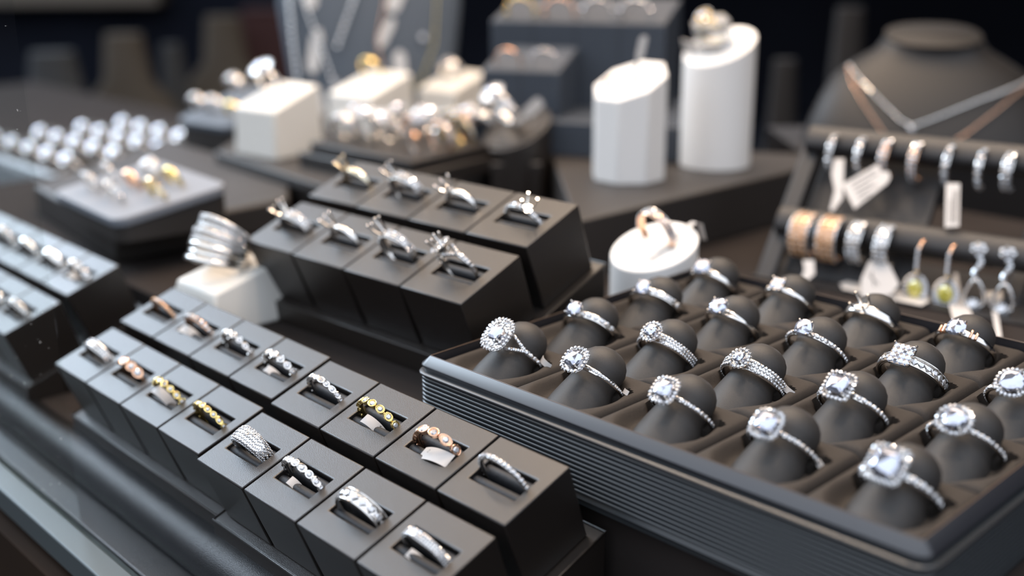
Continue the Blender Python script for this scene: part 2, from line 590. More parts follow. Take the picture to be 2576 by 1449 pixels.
    # ---- setting on top
    if head:
        e = spec.get('e', {'round': 2.0, 'oval': 2.2, 'cushion': 3.2, 'square': 5.5}[spec.get('shape', 'round')])
        asp = spec.get('asp', 1.0)
        cs = spec.get('cs', 0.27)
        gm = spec.get('gm', GEM)
        if head in ('halo', 'double', 'solitaire', 'cluster', 'flower', 'empty', 'haloempty'):
            mb = MB()
            b0 = [V((0.16 * math.cos(2 * PI * k / 16), 0.1 * math.sin(2 * PI * k / 16), R)) for k in range(16)]
            ro = hs if head in ('halo', 'double', 'flower', 'haloempty') else cs * 0.72
            zt = hz - (0.05 if head in ('halo', 'double', 'flower', 'haloempty') else 0.16)
            b1 = [outline(16, ro * 0.8, ro * 0.8 * asp, e, k) + V((0, 0, zt - 0.07)) for k in range(16)]
            b2 = [outline(16, ro, ro * asp, e, k) + V((0, 0, zt)) for k in range(16)]
            mb.loft([b0, b1, b2])
            mb.build('gallery', m, t, 40)
        if head in ('halo', 'double', 'flower', 'haloempty'):
            mb = MB()
            rad = [hs - 0.03] + ([hs - 0.16] if head == 'double' else [])
            for q, rr in enumerate(rad):
                n = int(2 * PI * rr * (1.12 if e > 3 else 1.0) / 0.125)
                pts = [outline(240, rr, rr * asp, e, k) for k in range(241)]
                L = [0]
                for k in range(240):
                    L.append(L[-1] + (pts[k + 1] - pts[k]).length)
                for i in range(n):
                    tgt = L[-1] * i / n
                    k = max(1, min(240, int(np.searchsorted(L, tgt))))
                    fr = (tgt - L[k - 1]) / max(1e-6, L[k] - L[k - 1])
                    p0_ = pts[k - 1].lerp(pts[k], fr)
                    p = p0_ + V((0, 0, hz + 0.02 + 0.05 * q))
                    mb.gem(p, V((p.x * 0.35 + random.uniform(-.2, .2), p.y * 0.35 + random.uniform(-.2, .2), 1)), 0.068, k=6, h=0.55, rot=random.random())
                    o2 = p0_ * (1 + 0.055 / rr)
                    mb.ball(V((o2.x, o2.y, hz)), 0.028, 6)
            mb.build('halo', PAVE, t, 0)
        if head in ('halo', 'double', 'solitaire', 'flower'):
            zg = hz + (0.1 if head != 'solitaire' else 0.0)
            if head == 'double':
                zg += 0.03
            o = big_gem(cs, cs * asp, e, V((0, 0, zg))).build('main_stone', gm, t, 0)
            for sx in (-1, 1):
                for sy in (-1, 1):
                    f = 0.74 if e < 3 else 0.9
                    p = V((sx * cs * f, sy * cs * asp * f, zg + 0.05))
                    q = MB()
                    q.tube([V((p.x * 0.5, p.y * 0.5, R + 0.05)), V((p.x, p.y, zg - 0.06)), p], 0.03, 6)
                    q.ball(p, 0.042, 8)
                    q.build('prong', m, t, 40)
        if head == 'cluster':
            mb = MB()
            n = spec.get('cn', 4)
            st_ = 2 * cs / n
            for i in range(n):
                for j in range(n):
                    mb.gem(V((-cs + (i + .5) * st_, -cs + (j + .5) * st_, hz)), V((0.06 * (i - 1.5), 0.06 * (j - 1.5), 1)), st_ * 0.68, k=4, h=0.3, rot=PI / 4)
            mb.build('main_stone', GEM, t, 0)
            mb = MB()
            mb.loft([[outline(16, cs * s, cs * s, 8, k) + V((0, 0, z)) for k in range(16)] for s, z in ((0.75, R), (1.05, hz - 0.12), (1.05, hz))])
            for sx in (-1, 1):
                for sy in (-1, 1):
                    mb.ball(V((sx * cs, sy * cs, hz + 0.04)), 0.055, 8)
            mb.build('gallery_rail', m, t, 40)
        if head in ('empty', 'haloempty'):
            for q in range(spec.get('np', 4)):
                a = 2 * PI * (q + 0.5) / spec.get('np', 4)
                p = V((math.cos(a), math.sin(a), 0))
                mb = MB()
                top = p * (cs + 0.05) + V((0, 0, hz + spec.get('ph', 0.3)))
                mb.tube([p * 0.1 + V((0, 0, R)), p * cs * 0.9 + V((0, 0, hz)), top], [0.05, 0.045, 0.04], 7)
                mb.ball(top, 0.065, 8)
                mb.build('prong', m, t, 40)
        if spec.get('shoulders'):
            for sg in (-1, 1):
                for k2, th in enumerate((0.42, 0.58)):
                    d = V((math.sin(sg * th), 0, math.cos(th)))
                    mb = MB()
                    mb.box((0, 0, 0), (0.1, 0.34 - 0.06 * k2, 0.16))
                    M2 = Matrix.Rotation(sg * th, 4, 'Y')
                    M2.translation = d * (R + 0.1)
                    mb.v = [M2 @ p for p in mb.v]
                    mb.build('shoulder_bar', ROSE, t, 30, bevel=0.03)
    if spec.get('tag'):
        a = spec['tag']
        mb = tag_mb(*(a[:3]), bars=len(a) > 6 and a[6])
        o = mb.build('price_tag', [PAPER, INK], t, 50)
        o.location = V(a[3]) * S
        o.rotation_euler = [math.radians(q) for q in a[4]]
        if len(a) > 5 and a[5]:
            q = MB()
            q.tube([V((0.055 * math.cos(2 * PI * k / 12), 0.0, 0.055 * math.sin(2 * PI * k / 12))) for k in range(12)], 0.009, 5, closed=True)
            q.v = [V((-0.015, p.x, p.z * 1.2 + 0.55)) for p in q.v]
            oo = q.build('printed_mark', INK, o, 50)
    return t


# ------------------------------------------------------------------ setting
HU, HP = V((0.682, -0.7313, 0)), V((0.7313, 0.682, 0))      # along the window sill / into the window


def up_(s, p, z=0.0):
    return HU * s + HP * p + V((0, 0, z))


def slab(name, s0, s1, p0, p1, z0, z1, m, bevel=0.05):
    mb = MB()
    mb.loft([[up_(s0, p0, z), up_(s1, p0, z), up_(s1, p1, z), up_(s0, p1, z)] for z in (z0, z1)])
    return mb.build(name, m, bevel=bevel)


struct(slab('floor', -170, 0, 16.9, 64, -1.6, 0.0, BOARD))
struct(slab('trim_1', -140, 0, 14.55, 16.9, -2.6, -1.25, LEATHER2, 0.1))
mb = MB()
mb.tube([up_(-140, 16.75, -0.85), up_(0, 16.75, -0.85)], 0.95, 32)
struct(mb.build('trim_2', LEATHER2, smooth=60))
struct(slab('trim_3', -140, 0, 13.35, 14.3, -2.2, -1.15, STEEL, 0.08))
struct(slab('trim_4', -140, 0, 14.3, 14.55, -2.6, -1.7, GLASSEDGE, 0.0))
struct(slab('trim_5', -140, 0, 12.9, 16.9, -60, -2.6, DARKWOOD, 0.0))
# pavement outside
mb = MB()
mb.box((0, 0, -90), (900, 900, 4))
mb2 = mb.build('ground', DARKWOOD)
struct(mb2)
# window pane, its far part standing in the channel
mb = MB()
mb.loft([[up_(-140, 14.4, z), up_(-39.2, 14.4, z), up_(-39.2, 14.48, z), up_(-140, 14.48, z)] for z in (-1.7, 70)])
pane = struct(mb.build('window_1', PM, smooth=0))
mb = MB()
rd = random.Random(3)
for i in range(150):
    s = -39.6 - 22 * rd.random() ** 1.3
    z = rd.uniform(-1, 24)
    c = up_(s, 14.38, z)
    if rd.random() < 0.25:
        a = rd.uniform(0, PI)
        L = rd.uniform(0.05, 0.13)
        mb.tube([c, c + HU * math.cos(a) * L * 0.5 + V((0, 0, L * 0.6)), c + HU * L * math.cos(a) + V((0, 0, L * math.sin(a)))], 0.006, 5)
    else:
        mb.ball(c, rd.uniform(0.006, 0.014), 5)
d_ = mb.build('dust_speck', DUST, pane, 0)
d_['kind'] = 'stuff'

# raised display boards
UPZ = 3.4
struct(slab('floor_2', -83, 8, 23.45, 68, 0.0, UPZ, BOARD, 0.08))
FZ = 6.5
A_, B_ = at(1450, 557, FZ), at(2000, 428, FZ)
dirF = (B_ - A_).normalized()
FE = at(2040, 419, FZ)
q = [A_, FE, at(2040, 388, FZ), at(1735, 374, FZ), V((16.0, 88, 0)), V((2.0, 90, 0))]
o = prism([(a.x, a.y) for a in q], UPZ, FZ, FELT, 'display_platform')
tag(o, 'wide dark display platform carrying the two tall white columns', 'platform')
q = [V((-1.3, 70, 0)), V((1.9, 70, 0)), V((1.9, 89, 0)), V((-1.9, 89, 0))]
o = prism([(a.x, a.y) for a in q], UPZ, FZ, LEATHER, 'display_plinth')
tag(o, 'black plinth behind the black round column, beside the wide dark platform', 'plinth')
q = [at(85, 466, 5.2), at(286, 582, 5.2), at(727, 499, 5.2), at(727, 436, 5.2), at(420, 350, 5.2)]
o = prism([(p.x, p.y) for p in q], UPZ, 5.2, FELT, 'display_platform', 0.2)
tag(o, 'brownish display platform under the pale grey ring pad', 'platform')
q = [at(540, 382, 5.9), at(731, 441, 5.9), at(725, 300, 5.9), at(600, 300, 5.9)]
KZ = 5.9
q = [at(540, 382, KZ), at(860, 484, KZ), at(1040, 494, KZ), at(1215, 432, KZ), at(1200, 284, KZ), at(690, 290, KZ)]
kp = thing('display_platform', 'low dark platform carrying the white leather cubes and the stepped black riser', 'platform', T(0, 0, 0))
o = prism([(p.x, p.y) for p in q], 5.22, KZ, FELT, 'platform_top', 0.1)
o.parent = kp
q2 = [at(735, 441, KZ), at(860, 484, KZ), at(1040, 494, KZ), at(1215, 432, KZ), at(1200, 292, KZ), at(760, 300, KZ)]
o = prism([(p.x, p.y) for p in q2], UPZ, 5.22, LEATHER, 'platform_base', 0.0)
o.parent = kp

# room behind
mb = MB()
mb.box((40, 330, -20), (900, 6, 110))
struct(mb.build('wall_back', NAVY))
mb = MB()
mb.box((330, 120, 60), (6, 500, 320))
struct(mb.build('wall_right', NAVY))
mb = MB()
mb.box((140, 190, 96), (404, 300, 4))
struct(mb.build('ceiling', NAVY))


# ------------------------------------------------------------------ slanted ring-block displays
def wedge(name, label, O, u, v, n, p, W_, L_, dep, zb, ledge=0.28, M=LEATHER):
    """Stand whose sloping top lies DEP below the block tops; vertical sides down to zb."""
    t = thing(name, label, 'display stand', T(0, 0, 0))
    c = [O - u * ledge - v * ledge, O + u * (W_ + ledge) - v * ledge, O + u * (W_ + ledge) + v * (L_ + ledge), O - u * ledge + v * (L_ + ledge)]
    c = [x - n * (dep + 0.02) for x in c]
    mb = MB()
    mb.loft([[V((x.x, x.y, zb)) for x in c], c])
    mb.build('body', M, t, bevel=0.06)
    mb = MB()
    mb.tube(c, 0.05, 6, closed=True)
    mb.build('edge_piping', M, t, 60)
    return t


def block(M, w, l, h, label, group, slot=(2.0, 0.95)):
    t = thing('ring_block', label, 'ring block', M, group)
    g = 0.05
    x0, x1, y0, y1 = g, w - g, g, l - g
    a, b = slot
    cx, cy = w / 2, l / 2
    hx0, hx1, hy0, hy1 = cx - a / 2, cx + a / 2, cy - b / 2, cy + b / 2
    d = 1.1
    vs = [(x0, y0, 0), (x1, y0, 0), (x1, y1, 0), (x0, y1, 0), (hx0, hy0, 0), (hx1, hy0, 0), (hx1, hy1, 0), (hx0, hy1, 0)]
    tp = 0.07
    vs += [(x0 + tp, y0 + tp, -h), (x1 - tp, y0 + tp, -h), (x1 - tp, y1 - tp, -h), (x0 + tp, y1 - tp, -h)]
    vs += [(hx0, hy0, -d), (hx1, hy0, -d), (hx1, hy1, -d), (hx0, hy1, -d)]
    fs = []
    for i in range(4):
        j = (i + 1) % 4
        fs += [(i, j, 4 + j, 4 + i), (j, i, 8 + i, 8 + j), (4 + i, 4 + j, 12 + j, 12 + i)]
    fs += [(11, 10, 9, 8), (12, 13, 14, 15)]
    mb = MB()
    mb.add(vs, fs)
    mb.build('body', LEATHER, t, bevel=0.045, seg=2)
    for sg in (-1, 1):
        mb = MB()
        y = cy + sg * b * 0.29
        r = b * 0.2
        pts = []
        for k in range(9):
            an = PI * k / 8
            pts.append((r * math.cos(an), r * math.sin(an)))
        prof = [(r, -0.8)] + pts + [(-r, -0.8)]
        mb.loft([[V((x, y + q[0], q[1] - r - 0.12)) for q in prof] for x in (hx0 + 0.02, hx1 - 0.02)])
        mb.build('slot_padding', PADF, t, 40)
    return t


def display(prefix, O, yaw, tau, w, l, h, specs, zb, stand_label, group_b, group_r, cols, flipg=0.16, lean=8, slot=(2.0, 0.95), sink=0.22):
    u, v, n, p = uvn(yaw, tau)
    wedge('display_stand', stand_label, O, u, v, n, p, w * 4 if cols is None else w * cols[1] - w * cols[0], l * 2, h, zb)
    for (i, j), (bl, rl, sp) in specs.items():
        o = O + u * (w * (i - (cols[0] if cols else 0))) + v * (l * j + (0.0 if j == 0 else flipg)) + n * (0.0 if j == 0 else 0.1)
        block(frame(o, u, v, n), w, l - (0.1 if j == 0 else flipg), h + (0.0 if j == 0 else 0.1), bl, group_b, slot)
        if sp:
            sp = dict(sp)
            sp['R'] = sp.get('R', 0.92) * 0.88
            sp['w'] = sp.get('w', 0.24) * 0.92
            R = sp['R']
            c = o + u * (w / 2) + v * (l / 2 + sp.get('dv', 0)) + n * (sp.get('up', 0.0) - sink)
            a = math.radians(sp.get('lean', lean))
            zz = n * math.cos(a) - v * math.sin(a)
            b = math.radians(sp.get('roll', 0))
            xx = u * math.cos(b) + zz * math.sin(b)
            zz = zz * math.cos(b) - u * math.sin(b)
            tw = math.radians(sp.get('turn', 0))
            yy = zz.cross(xx)
            x2 = xx * math.cos(tw) + yy * math.sin(tw)
            ring(frame(c, x2, zz.cross(x2), zz), rl, sp, group_r)


GA, GB, GC = 'rings in the near black ring blocks', 'semi-mount rings in the middle ring blocks', 'rings in the blue-grey blocks at the far left'
TG = lambda x=0.0, y=-0.3, z=0.1, ry=60, w=0.36, l=0.95, c=0.7, mark=False, bars=False, rx=0, rz=0: (w, l, c, (x, y, z), (rx, ry, rz), mark, bars)
A1 = {
    (0, 0): ('black ring block at the front left corner of the near display', 'wide fully paved white gold band in the front left corner block of the near display', dict(band='pave', w=0.5, rows=3, R=0.92)),
    (1, 0): ('black ring block holding the rose gold three-stone ring', 'rose gold ring with three round pink stones, second front block from the left', dict(metal='r', band='three', w=0.3, sr=0.22, R=0.9)),
    (2, 0): ('black ring block holding the yellow gold scalloped ring and folded tag', 'yellow gold scalloped ring with a folded white tag inside, near display', dict(metal='y', band='scallop', w=0.34, sr=0.13, R=0.98, tag=TG(-0.5, -0.22, 0.55, 75, l=1.2))),
    (3, 0): ('black ring block with the slim yellow gold leaf band', 'slim yellow gold leaf-shaped band without a tag, near display', dict(metal='y', band='marquise', w=0.22, sr=0.115, R=0.95)),
    (0, 1): ('black ring block at the back left corner of the near display', 'thin rose gold pave band at the back left corner of the near display', dict(metal='r', band='pave', w=0.2, R=0.92, pm=OGEM)),
    (1, 1): ('black ring block with a large white tag, second in the near back row', 'rose gold ring hidden by a big white tag, near display back row', dict(metal='r', band='pave', w=0.28, R=0.92, tag=TG(-0.75, -0.35, 0.35, 80, w=0.4, l=1.35), turn=4)),
    (2, 1): ('third black ring block from the left in the near back row', 'white gold scalloped bead band with no tag, third block of the near back row', dict(band='scallop', sr=0.125, R=0.98)),
    (3, 1): ('black ring block with the white scalloped ring and clear looped tag', 'white gold scalloped ring with a looped tag in front, middle of the near back row', dict(band='scallop', sr=0.14, R=0.93, tag=TG(-0.6, -0.3, 0.2, 80, w=0.3, l=1.1))),
}
A2 = {
    (0, 0): ('black ring block holding the domed pave ring', 'wide domed white gold ring covered in tiny pave stones', dict(band='bombe', w=0.72, R=0.9, up=0.05)),
    (1, 0): ('black ring block holding the white bezel band with a small rolled tag', 'white gold band of round and leaf bezels with a small rolled tag', dict(band='marquise', sr=0.13, w=0.25, R=1.03, tag=TG(-0.42, -0.3, 0.25, 95, w=0.3, l=0.7, mark=True))),
    (2, 0): ('black ring block with the polished channel-set band', 'wide polished white gold band with a channel of square diamonds', dict(band='channel', w=0.48, R=0.96, up=0.05, turn=4)),
    (3, 0): ('black ring block at the bottom edge of the photo, holding the lowest ring', 'rounded pave band with a white tag inside, lowest ring at the bottom edge', dict(band='pave', rows=3, w=0.36, R=0.96, tag=TG(-0.5, -0.3, 0.15, 90, w=0.3, l=1.15))),
    (0, 1): ('fifth black ring block from the left in the near back row', 'slim white gold band of alternating bezels, no tag, fifth block of the near back row', dict(band='marquise', sr=0.11, w=0.2, R=0.96)),
    (1, 1): ('black ring block with the yellow gold bezel ring and barcode tag', 'yellow gold ring of round bezels with a barcode tag', dict(metal='y', band='bezel', sr=0.145, R=1.0, tag=TG(-0.35, -0.3, 0.35, 85, w=0.36, l=1.15, bars=True))),
    (2, 1): ('black ring block with the rose gold leaf ring and white paper tag', 'rose gold leaf-shaped ring wrapped round a white paper tag', dict(metal='r', band='marquise', sr=0.17, R=0.95, turn=6, tag=TG(-0.35, -0.42, 0.2, 62, w=0.5, l=1.35, c=0.35, mark=True))),
    (3, 1): ('black ring block at the right end of the near back row', 'tall slim white gold pave eternity band, right end of the near back row', dict(band='pave', w=0.2, R=1.06, up=0.1)),
}
OA1 = V((-18.98, 44.37, 3.17))
OA2 = V((-10.72, 35.15, 3.2))
GBK = 'black leatherette ring blocks of the near display'
display('A1', OA1, -47, 19.7, 3.03, 3.02, 2.62, A1, 0.0, 'slanted black stand under the left half of the near ring blocks', GBK, GA, None)
display('A2', OA2, -47, 19.7, 3.04, 3.02, 2.62, A2, 0.0, 'slanted black stand under the right half of the near ring blocks, by the ribbed tray', GBK, GA, None)

SM = dict(head='empty', R=0.98, hs=0.3, cs=0.26, hh=0.3, up=0.08, roll=26)
Bd = {
    (0, 0): ('black ring block at the left corner of the middle display', 'thick paved four-prong mount without a stone, left corner of the middle display', dict(SM, band='pave', rows=3, w=0.6, cs=0.34)),
    (1, 0): ('second black ring block in the front row of the middle display', 'plain white gold mount with six round prong tips, second in the middle front row', dict(SM, band='plain', w=0.3, np=6)),
    (2, 0): ('third black ring block in the front row of the middle display', 'wide paved mount with three raised prongs, third in the middle front row', dict(SM, band='pave', rows=3, w=0.5, ph=0.4, up=0.4)),
    (3, 0): ('black ring block at the front right corner of the middle display', 'empty halo mount with open split shoulders, front right corner of the middle display', dict(SM, head='haloempty', band='split', hs=0.42, ph=0.4, up=0.35, w=0.26)),
    (0, 1): ('black ring block at the back left corner of the middle display', 'empty mount on a smooth yellow-toned band, back left of the middle display', dict(SM, band='plain', w=0.4, metal='p', roll=22, np=6)),
    (1, 1): ('second black ring block in the back row of the middle display', 'fluted paved mount with two prong tips on top, second in the middle back row', dict(SM, band='pave', rows=3, w=0.56, up=0.3)),
    (2, 1): ('third black ring block in the back row of the middle display', 'low empty mount with a cluster of prongs, third in the middle back row', dict(SM, band='plain', w=0.34, np=6, cs=0.36)),
    (3, 1): ('black ring block at the back right corner of the middle display', 'empty mount leaning to the right in the back right corner block', dict(SM, band='pave', w=0.26, roll=-34, up=0.0, ph=0.45)),
}
display('B', V((-11.88, 49.25, 7.1)), -43.7, 20.8, 3.456, 3.6, 2.88, Bd, UPZ, 'slanted black stand under the middle ring blocks, behind the white ring cube', 'ring blocks of the middle display', GB, None, flipg=0.22, slot=(2.25, 1.05), lean=10)

Cd = {}
rs = [dict(band='bezel', sr=0.2, R=0.95), dict(band='plain', w=0.5, R=0.95, metal='w'), dict(band='plain', w=0.34, R=0.95), dict(band='pave', rows=2, w=0.4, R=0.95)]
nm = ['chunky bead-set ring', 'broad plain gold-tinted band', 'bright polished wide white band', 'small paved white ring']
for i in range(-5, 0):
    for j in (0, 1):
        k = (-1 - i) % 4 if j == 1 else (-1 - i + 3) % 4
        row = 'back' if j else 'front'
        pos = ['right end', 'second from the right', 'third from the right', 'fourth from the right', 'fifth from the right'][-1 - i]
        Cd[(i, j)] = ('blue-lit ring block, %s, %s row of the far left display' % (pos, row), '%s, %s, %s row of the far left display' % (nm[k], pos, row), dict(rs[k], lo=True, **({'tag': TG(-0.6, -0.3, 0.3, 80)} if k == 0 and j == 1 else {})))
u, v, n, p = uvn(-47, 19.6)
OC = V((-20.3, 49.5, 4.3)) - v * 3.02
display('C', OC - u * 3.04 * 5, -47, 19.6, 3.04, 3.02, 2.62, Cd, 0.0, 'slanted black stand under the ring blocks at the far left edge', 'ring blocks at the far left edge', GC, (-5, 0))

# ------------------------------------------------------------------ ribbed tray with rubber ring fingers
T0 = V((1.02, 36.82, 6.01))
ta, tb, tz = V((0.70165, -0.71252, 0)), V((0.71252, 0.70165, 0)), V((0, 0, 1))
PA, PB = 3.564, 3.846
TM = frame(T0, ta, tb, tz)
tray = thing('ring_tray', 'black ribbed tray filled with rings on grey rubber fingers', 'tray', TM)
X0, X1, Y0, Y1 = -0.78 * PA, 4.22 * PA, -0.68 * PB, 3.32 * PB
# body with ribs
prof = [(-0.15, -2.66), (0.36, -2.66), (0.36, -2.50), (0.40, -2.46)]
zz = -2.32
for i in range(12):
    prof += [(0.33, zz)] + [(0.33 + 0.085 * math.sin(PI * q_ / 6), zz + 0.01 + 0.135 * (1 - math.cos(PI * q_ / 6)) / 2) for q_ in range(1, 6)] + [(0.33, zz + 0.146)]
    zz += 0.155
prof += [(0.44, -0.44), (0.48, -0.40), (0.48, -0.34), (0.42, -0.30), (0.24, -0.29), (0.24, -0.2)]
mb = MB()
mb.loft([[V(q) for q in rrect(X0, X1, Y0, Y1, 0.15, z, off, 4)] for off, z in prof], cap0=True, cap1=False)
mb.build('body', RIB, tray, 50)
mb = MB()
mb.loft([[V(q) for q in rrect(X0, X1, Y0, Y1, 0.15, z, off, 4)] for off, z in [(0.25, -0.31), (0.475, -0.335), (0.485, -0.36), (0.47, -0.40)]], cap0=False, cap1=False)
mb.build('ledge', TAN, tray, 25)
mb = MB()
mb.loft([[V(q) for q in rrect(X0, X1, Y0, Y1, 0.03, z, off, 3)] for off, z in [(0.0, -0.5), (0.0, 0.17), (0.04, 0.19), (0.33, -0.06), (0.35, -0.10), (0.34, -0.15), (0.26, -0.2), (0.24, -0.32)]], cap0=False, cap1=False)
mb.build('rim', TRAYP, tray, 30)
mb = MB()
mb.tube([V(q) for q in rrect(X0, X1, Y0, Y1, 0.03, 0.185, 0.015, 1)], 0.022, 6, closed=True)
mb.build('rim_edge', COPPER, tray, 60)
# insert as a height field
NX, NY = 42, 46
rows_, cols_ = 4, 5
gx = np.linspace(X0, X1, NX * cols_ + 1)
gy = np.linspace(Y0, Y1, NY * rows_ + 1)
XX, YY = np.meshgrid(gx, gy)
sx = (XX - X0) % PA
sy = (YY - Y0) % PB
CX, CY = 0.50 * PA, 0.62 * PB              # axis of the finger inside the cell
d1 = np.sqrt(((sx - CX) / 1.22) ** 2 + ((sy - (CY - 0.75)) / 1.45) ** 2)
hgt = -0.42 * (1 - np.clip((d1 - 0.85) / 0.42, 0, 1) ** 2 * (3 - 2 * np.clip((d1 - 0.85) / 0.42, 0, 1)))
ex = np.minimum(sx, PA - sx)
ey = np.minimum(sy, PB - sy)
rb = lambda d_, w_, a_: -a_ * (1 - np.sqrt(np.clip(1 - (1 - np.clip(d_ / w_, 0, 1)) ** 2, 0, 1)))
hgt = hgt + rb(ex, 0.45, 0.30) + rb(ey, 0.5, 0.22) - 0.34 * np.exp(-(ex / 0.075) ** 2) - 0.12 * np.exp(-(ey / 0.09) ** 2)
d2 = np.sqrt(((sx - (CX + 0.98)) / 0.42) ** 2 + ((sy - CY - 0.1) / 0.30) ** 2)
hgt = np.where(d2 < 1, np.minimum(hgt, -0.3 - 1.2 * np.clip((1 - d2) * 4, 0, 1)), hgt)
d3 = np.sqrt(((sx - (CX - 0.98)) / 0.36) ** 2 + ((sy - CY - 0.1) / 0.28) ** 2)
hgt = np.where(d3 < 1, np.minimum(hgt, -0.3 - 1.2 * np.clip((1 - d3) * 4, 0, 1)), hgt)
mb = MB()
mb.v = [V((float(a), float(b), float(c))) for a, b, c in zip(XX.ravel(), YY.ravel(), hgt.ravel())]
w_ = len(gx)
mb.f = [[j * w_ + i, j * w_ + i + 1, (j + 1) * w_ + i + 1, (j + 1) * w_ + i] for j in range(len(gy) - 1) for i in range(w_ - 1)]
mb.m = [0] * len(mb.f)
mb.build('foam_insert', FOAM, tray, 60)
TH = math.radians(42)
rz_ = tz * math.cos(TH) - V((0, 1, 0)) * math.sin(TH)
# finger profile along its own axis (s, radius)
kp_ = [(-2.5, 1.30), (-1.9, 1.22), (-1.4, 1.14), (-0.95, 1.03), (-0.55, 0.92), (-0.25, 0.83), (-0.02, 0.79), (0.18, 0.81), (0.40, 0.86), (0.62, 0.85), (0.84, 0.77), (1.02, 0.63), (1.16, 0.44), (1.24, 0.22), (1.26, 0.04)]
Mloc = frame(V((0, 0, 0)), V((1, 0, 0)), rz_, V((1, 0, 0)).cross(rz_))
kmb = MB()
ax = rz_.cross(V((1, 0, 0)))               # finger axis, back and upward
for_rings = []
for s_, r_ in kp_:
    for_rings.append([ax * s_ + V((1, 0, 0)) * (r_ * math.cos(2 * PI * k / 36)) + rz_ * (r_ * (1.0 if math.sin(2 * PI * k / 36) > 0 else 0.8) * math.sin(2 * PI * k / 36) - max(0, -s_ - 0.2) * 0.10) for k in range(36)])
kmb.loft(for_rings)
k0 = kmb.build('finger', KNOB, tray, 80)
GT = 'diamond rings in the ribbed tray'
TR = {
    (0, 0): ('ring with a large double halo and split paved shank, at the ribbed tray corner', dict(head='double', shape='cushion', e=2.6, hs=0.57, asp=1.1, cs=0.27, hh=0.36, band='split', w=0.22, R=1.0, tag=(0.2, 0.7, 0.6, (0.95, 0.25, -0.1), (30, 40, 0)))),
    (1, 0): ('ring with a cushion halo and beaded thin shank, second in the tray front row', dict(head='halo', shape='cushion', e=2.6, asp=0.98, hs=0.46, cs=0.31, hh=0.36, band='pave', w=0.2, sr=0.05, R=1.05, tag=(0.16, 0.5, 0.4, (1.05, 0.15, -0.2), (20, 30, 0)))),
    (2, 0): ('ring with a scalloped halo round a square stone, third in the tray front row', dict(head='halo', shape='cushion', hs=0.44, cs=0.28, hh=0.34, band='pave', w=0.19, R=1.02)),
    (3, 0): ('cushion halo ring with a white loop tag, fourth in the tray front row', dict(head='halo', shape='cushion', hs=0.46, cs=0.3, hh=0.36, band='pave', w=0.19, R=1.02, tag=(0.2, 0.75, 0.9, (1.0, 0.05, -0.25), (35, 50, 0)))),
    (4, 0): ('large square halo ring with a thick paved shank, nearest the tray corner', dict(head='halo', shape='square', hs=0.52, cs=0.36, hh=0.36, band='pave', w=0.28, R=1.02)),
    (0, 1): ('round solitaire on a curved channel band, left ring of the second tray row', dict(head='solitaire', cs=0.32, hs=0.3, hh=0.38, band='bypass', w=0.28, R=1.02)),
    (1, 1): ('round flower halo ring with a wide woven paved band', dict(head='flower', hs=0.38, cs=0.24, hh=0.34, band='pave', rows=3, w=0.42, R=1.03)),
    (2, 1): ('ornate round halo ring with a double paved band', dict(head='flower', hs=0.36, cs=0.2, hh=0.28, band='pave', rows=3, w=0.46, R=1.05, tag=(0.2, 0.6, 0.5, (1.0, 0.15, -0.15), (30, 40, 0)))),
    (3, 1): ('square cushion halo ring with a sparkling prong band, centre of the tray', dict(head='halo', shape='square', asp=0.98, hs=0.47, cs=0.31, hh=0.38, band='pave', w=0.2, R=1.05)),
    (4, 1): ('oval cushion halo ring on a slim band, behind the large square halo ring', dict(head='halo', shape='oval', asp=0.9, hs=0.5, cs=0.35, hh=0.38, band='pave', w=0.19, R=1.04)),
    (0, 2): ('round stone swept into a swirled bezel and channel band, third tray row', dict(head='solitaire', cs=0.33, hs=0.3, hh=0.26, band='bypass', w=0.3, R=1.05)),
    (1, 2): ('round solitaire on a smooth twisted white gold band', dict(head='solitaire', cs=0.36, hs=0.3, hh=0.38, band='twist', w=0.24, R=1.02)),
    (2, 2): ('four-prong round solitaire on a prong-set diamond band', dict(head='solitaire', cs=0.33, hs=0.3, hh=0.42, band='pave', w=0.21, R=1.05)),
    (3, 2): ('square princess cluster ring with a channel-set polished band', dict(head='cluster', cs=0.36, hs=0.34, hh=0.34, band='channel', w=0.36, R=1.06)),
    (4, 2): ('oval halo ring cut by the right edge of the photo', dict(head='halo', shape='oval', asp=0.95, hs=0.5, cs=0.37, hh=0.38, band='pave', w=0.18, R=1.05)),
    (0, 3): ('round solitaire on a tapered plain band, back left corner of the ribbed tray', dict(head='solitaire', cs=0.38, hs=0.3, hh=0.34, band='plain', w=0.3, R=1.02)),
    (1, 3): ('small square stone on a thin plain band, second in the back tray row', dict(head='cluster', cn=2, cs=0.25, hs=0.26, hh=0.36, band='plain', w=0.2, R=1.04)),
    (2, 3): ('empty mount with upright prongs on a plain wide band', dict(head='empty', cs=0.3, hs=0.3, hh=0.2, ph=0.42, band='plain', w=0.4, R=1.05)),
    (3, 3): ('round diamond ring with rose gold shoulder bars, back row of the tray', dict(head='solitaire', cs=0.34, hs=0.4, hh=0.32, band='plain', w=0.28, R=1.04, shoulders=True)),
}
first = True
for j in range(4):
    for i in range(5):
        c = V((X0 + i * PA + CX, Y0 + j * PB + CY, 0.0))
        if first:
            k = k0
            first = False
        else:
            k = k0.copy()
            COL.objects.link(k)
            k.parent = tray
        k.location = c * S
        if (i, j) in TR:
            lab, sp = TR[(i, j)]
            Mw = TM @ frame(c + V((0, 0, 0.02)), V((1, 0, 0)), rz_.cross(V((1, 0, 0))), rz_)
            ring(Mw, lab, sp, GT)


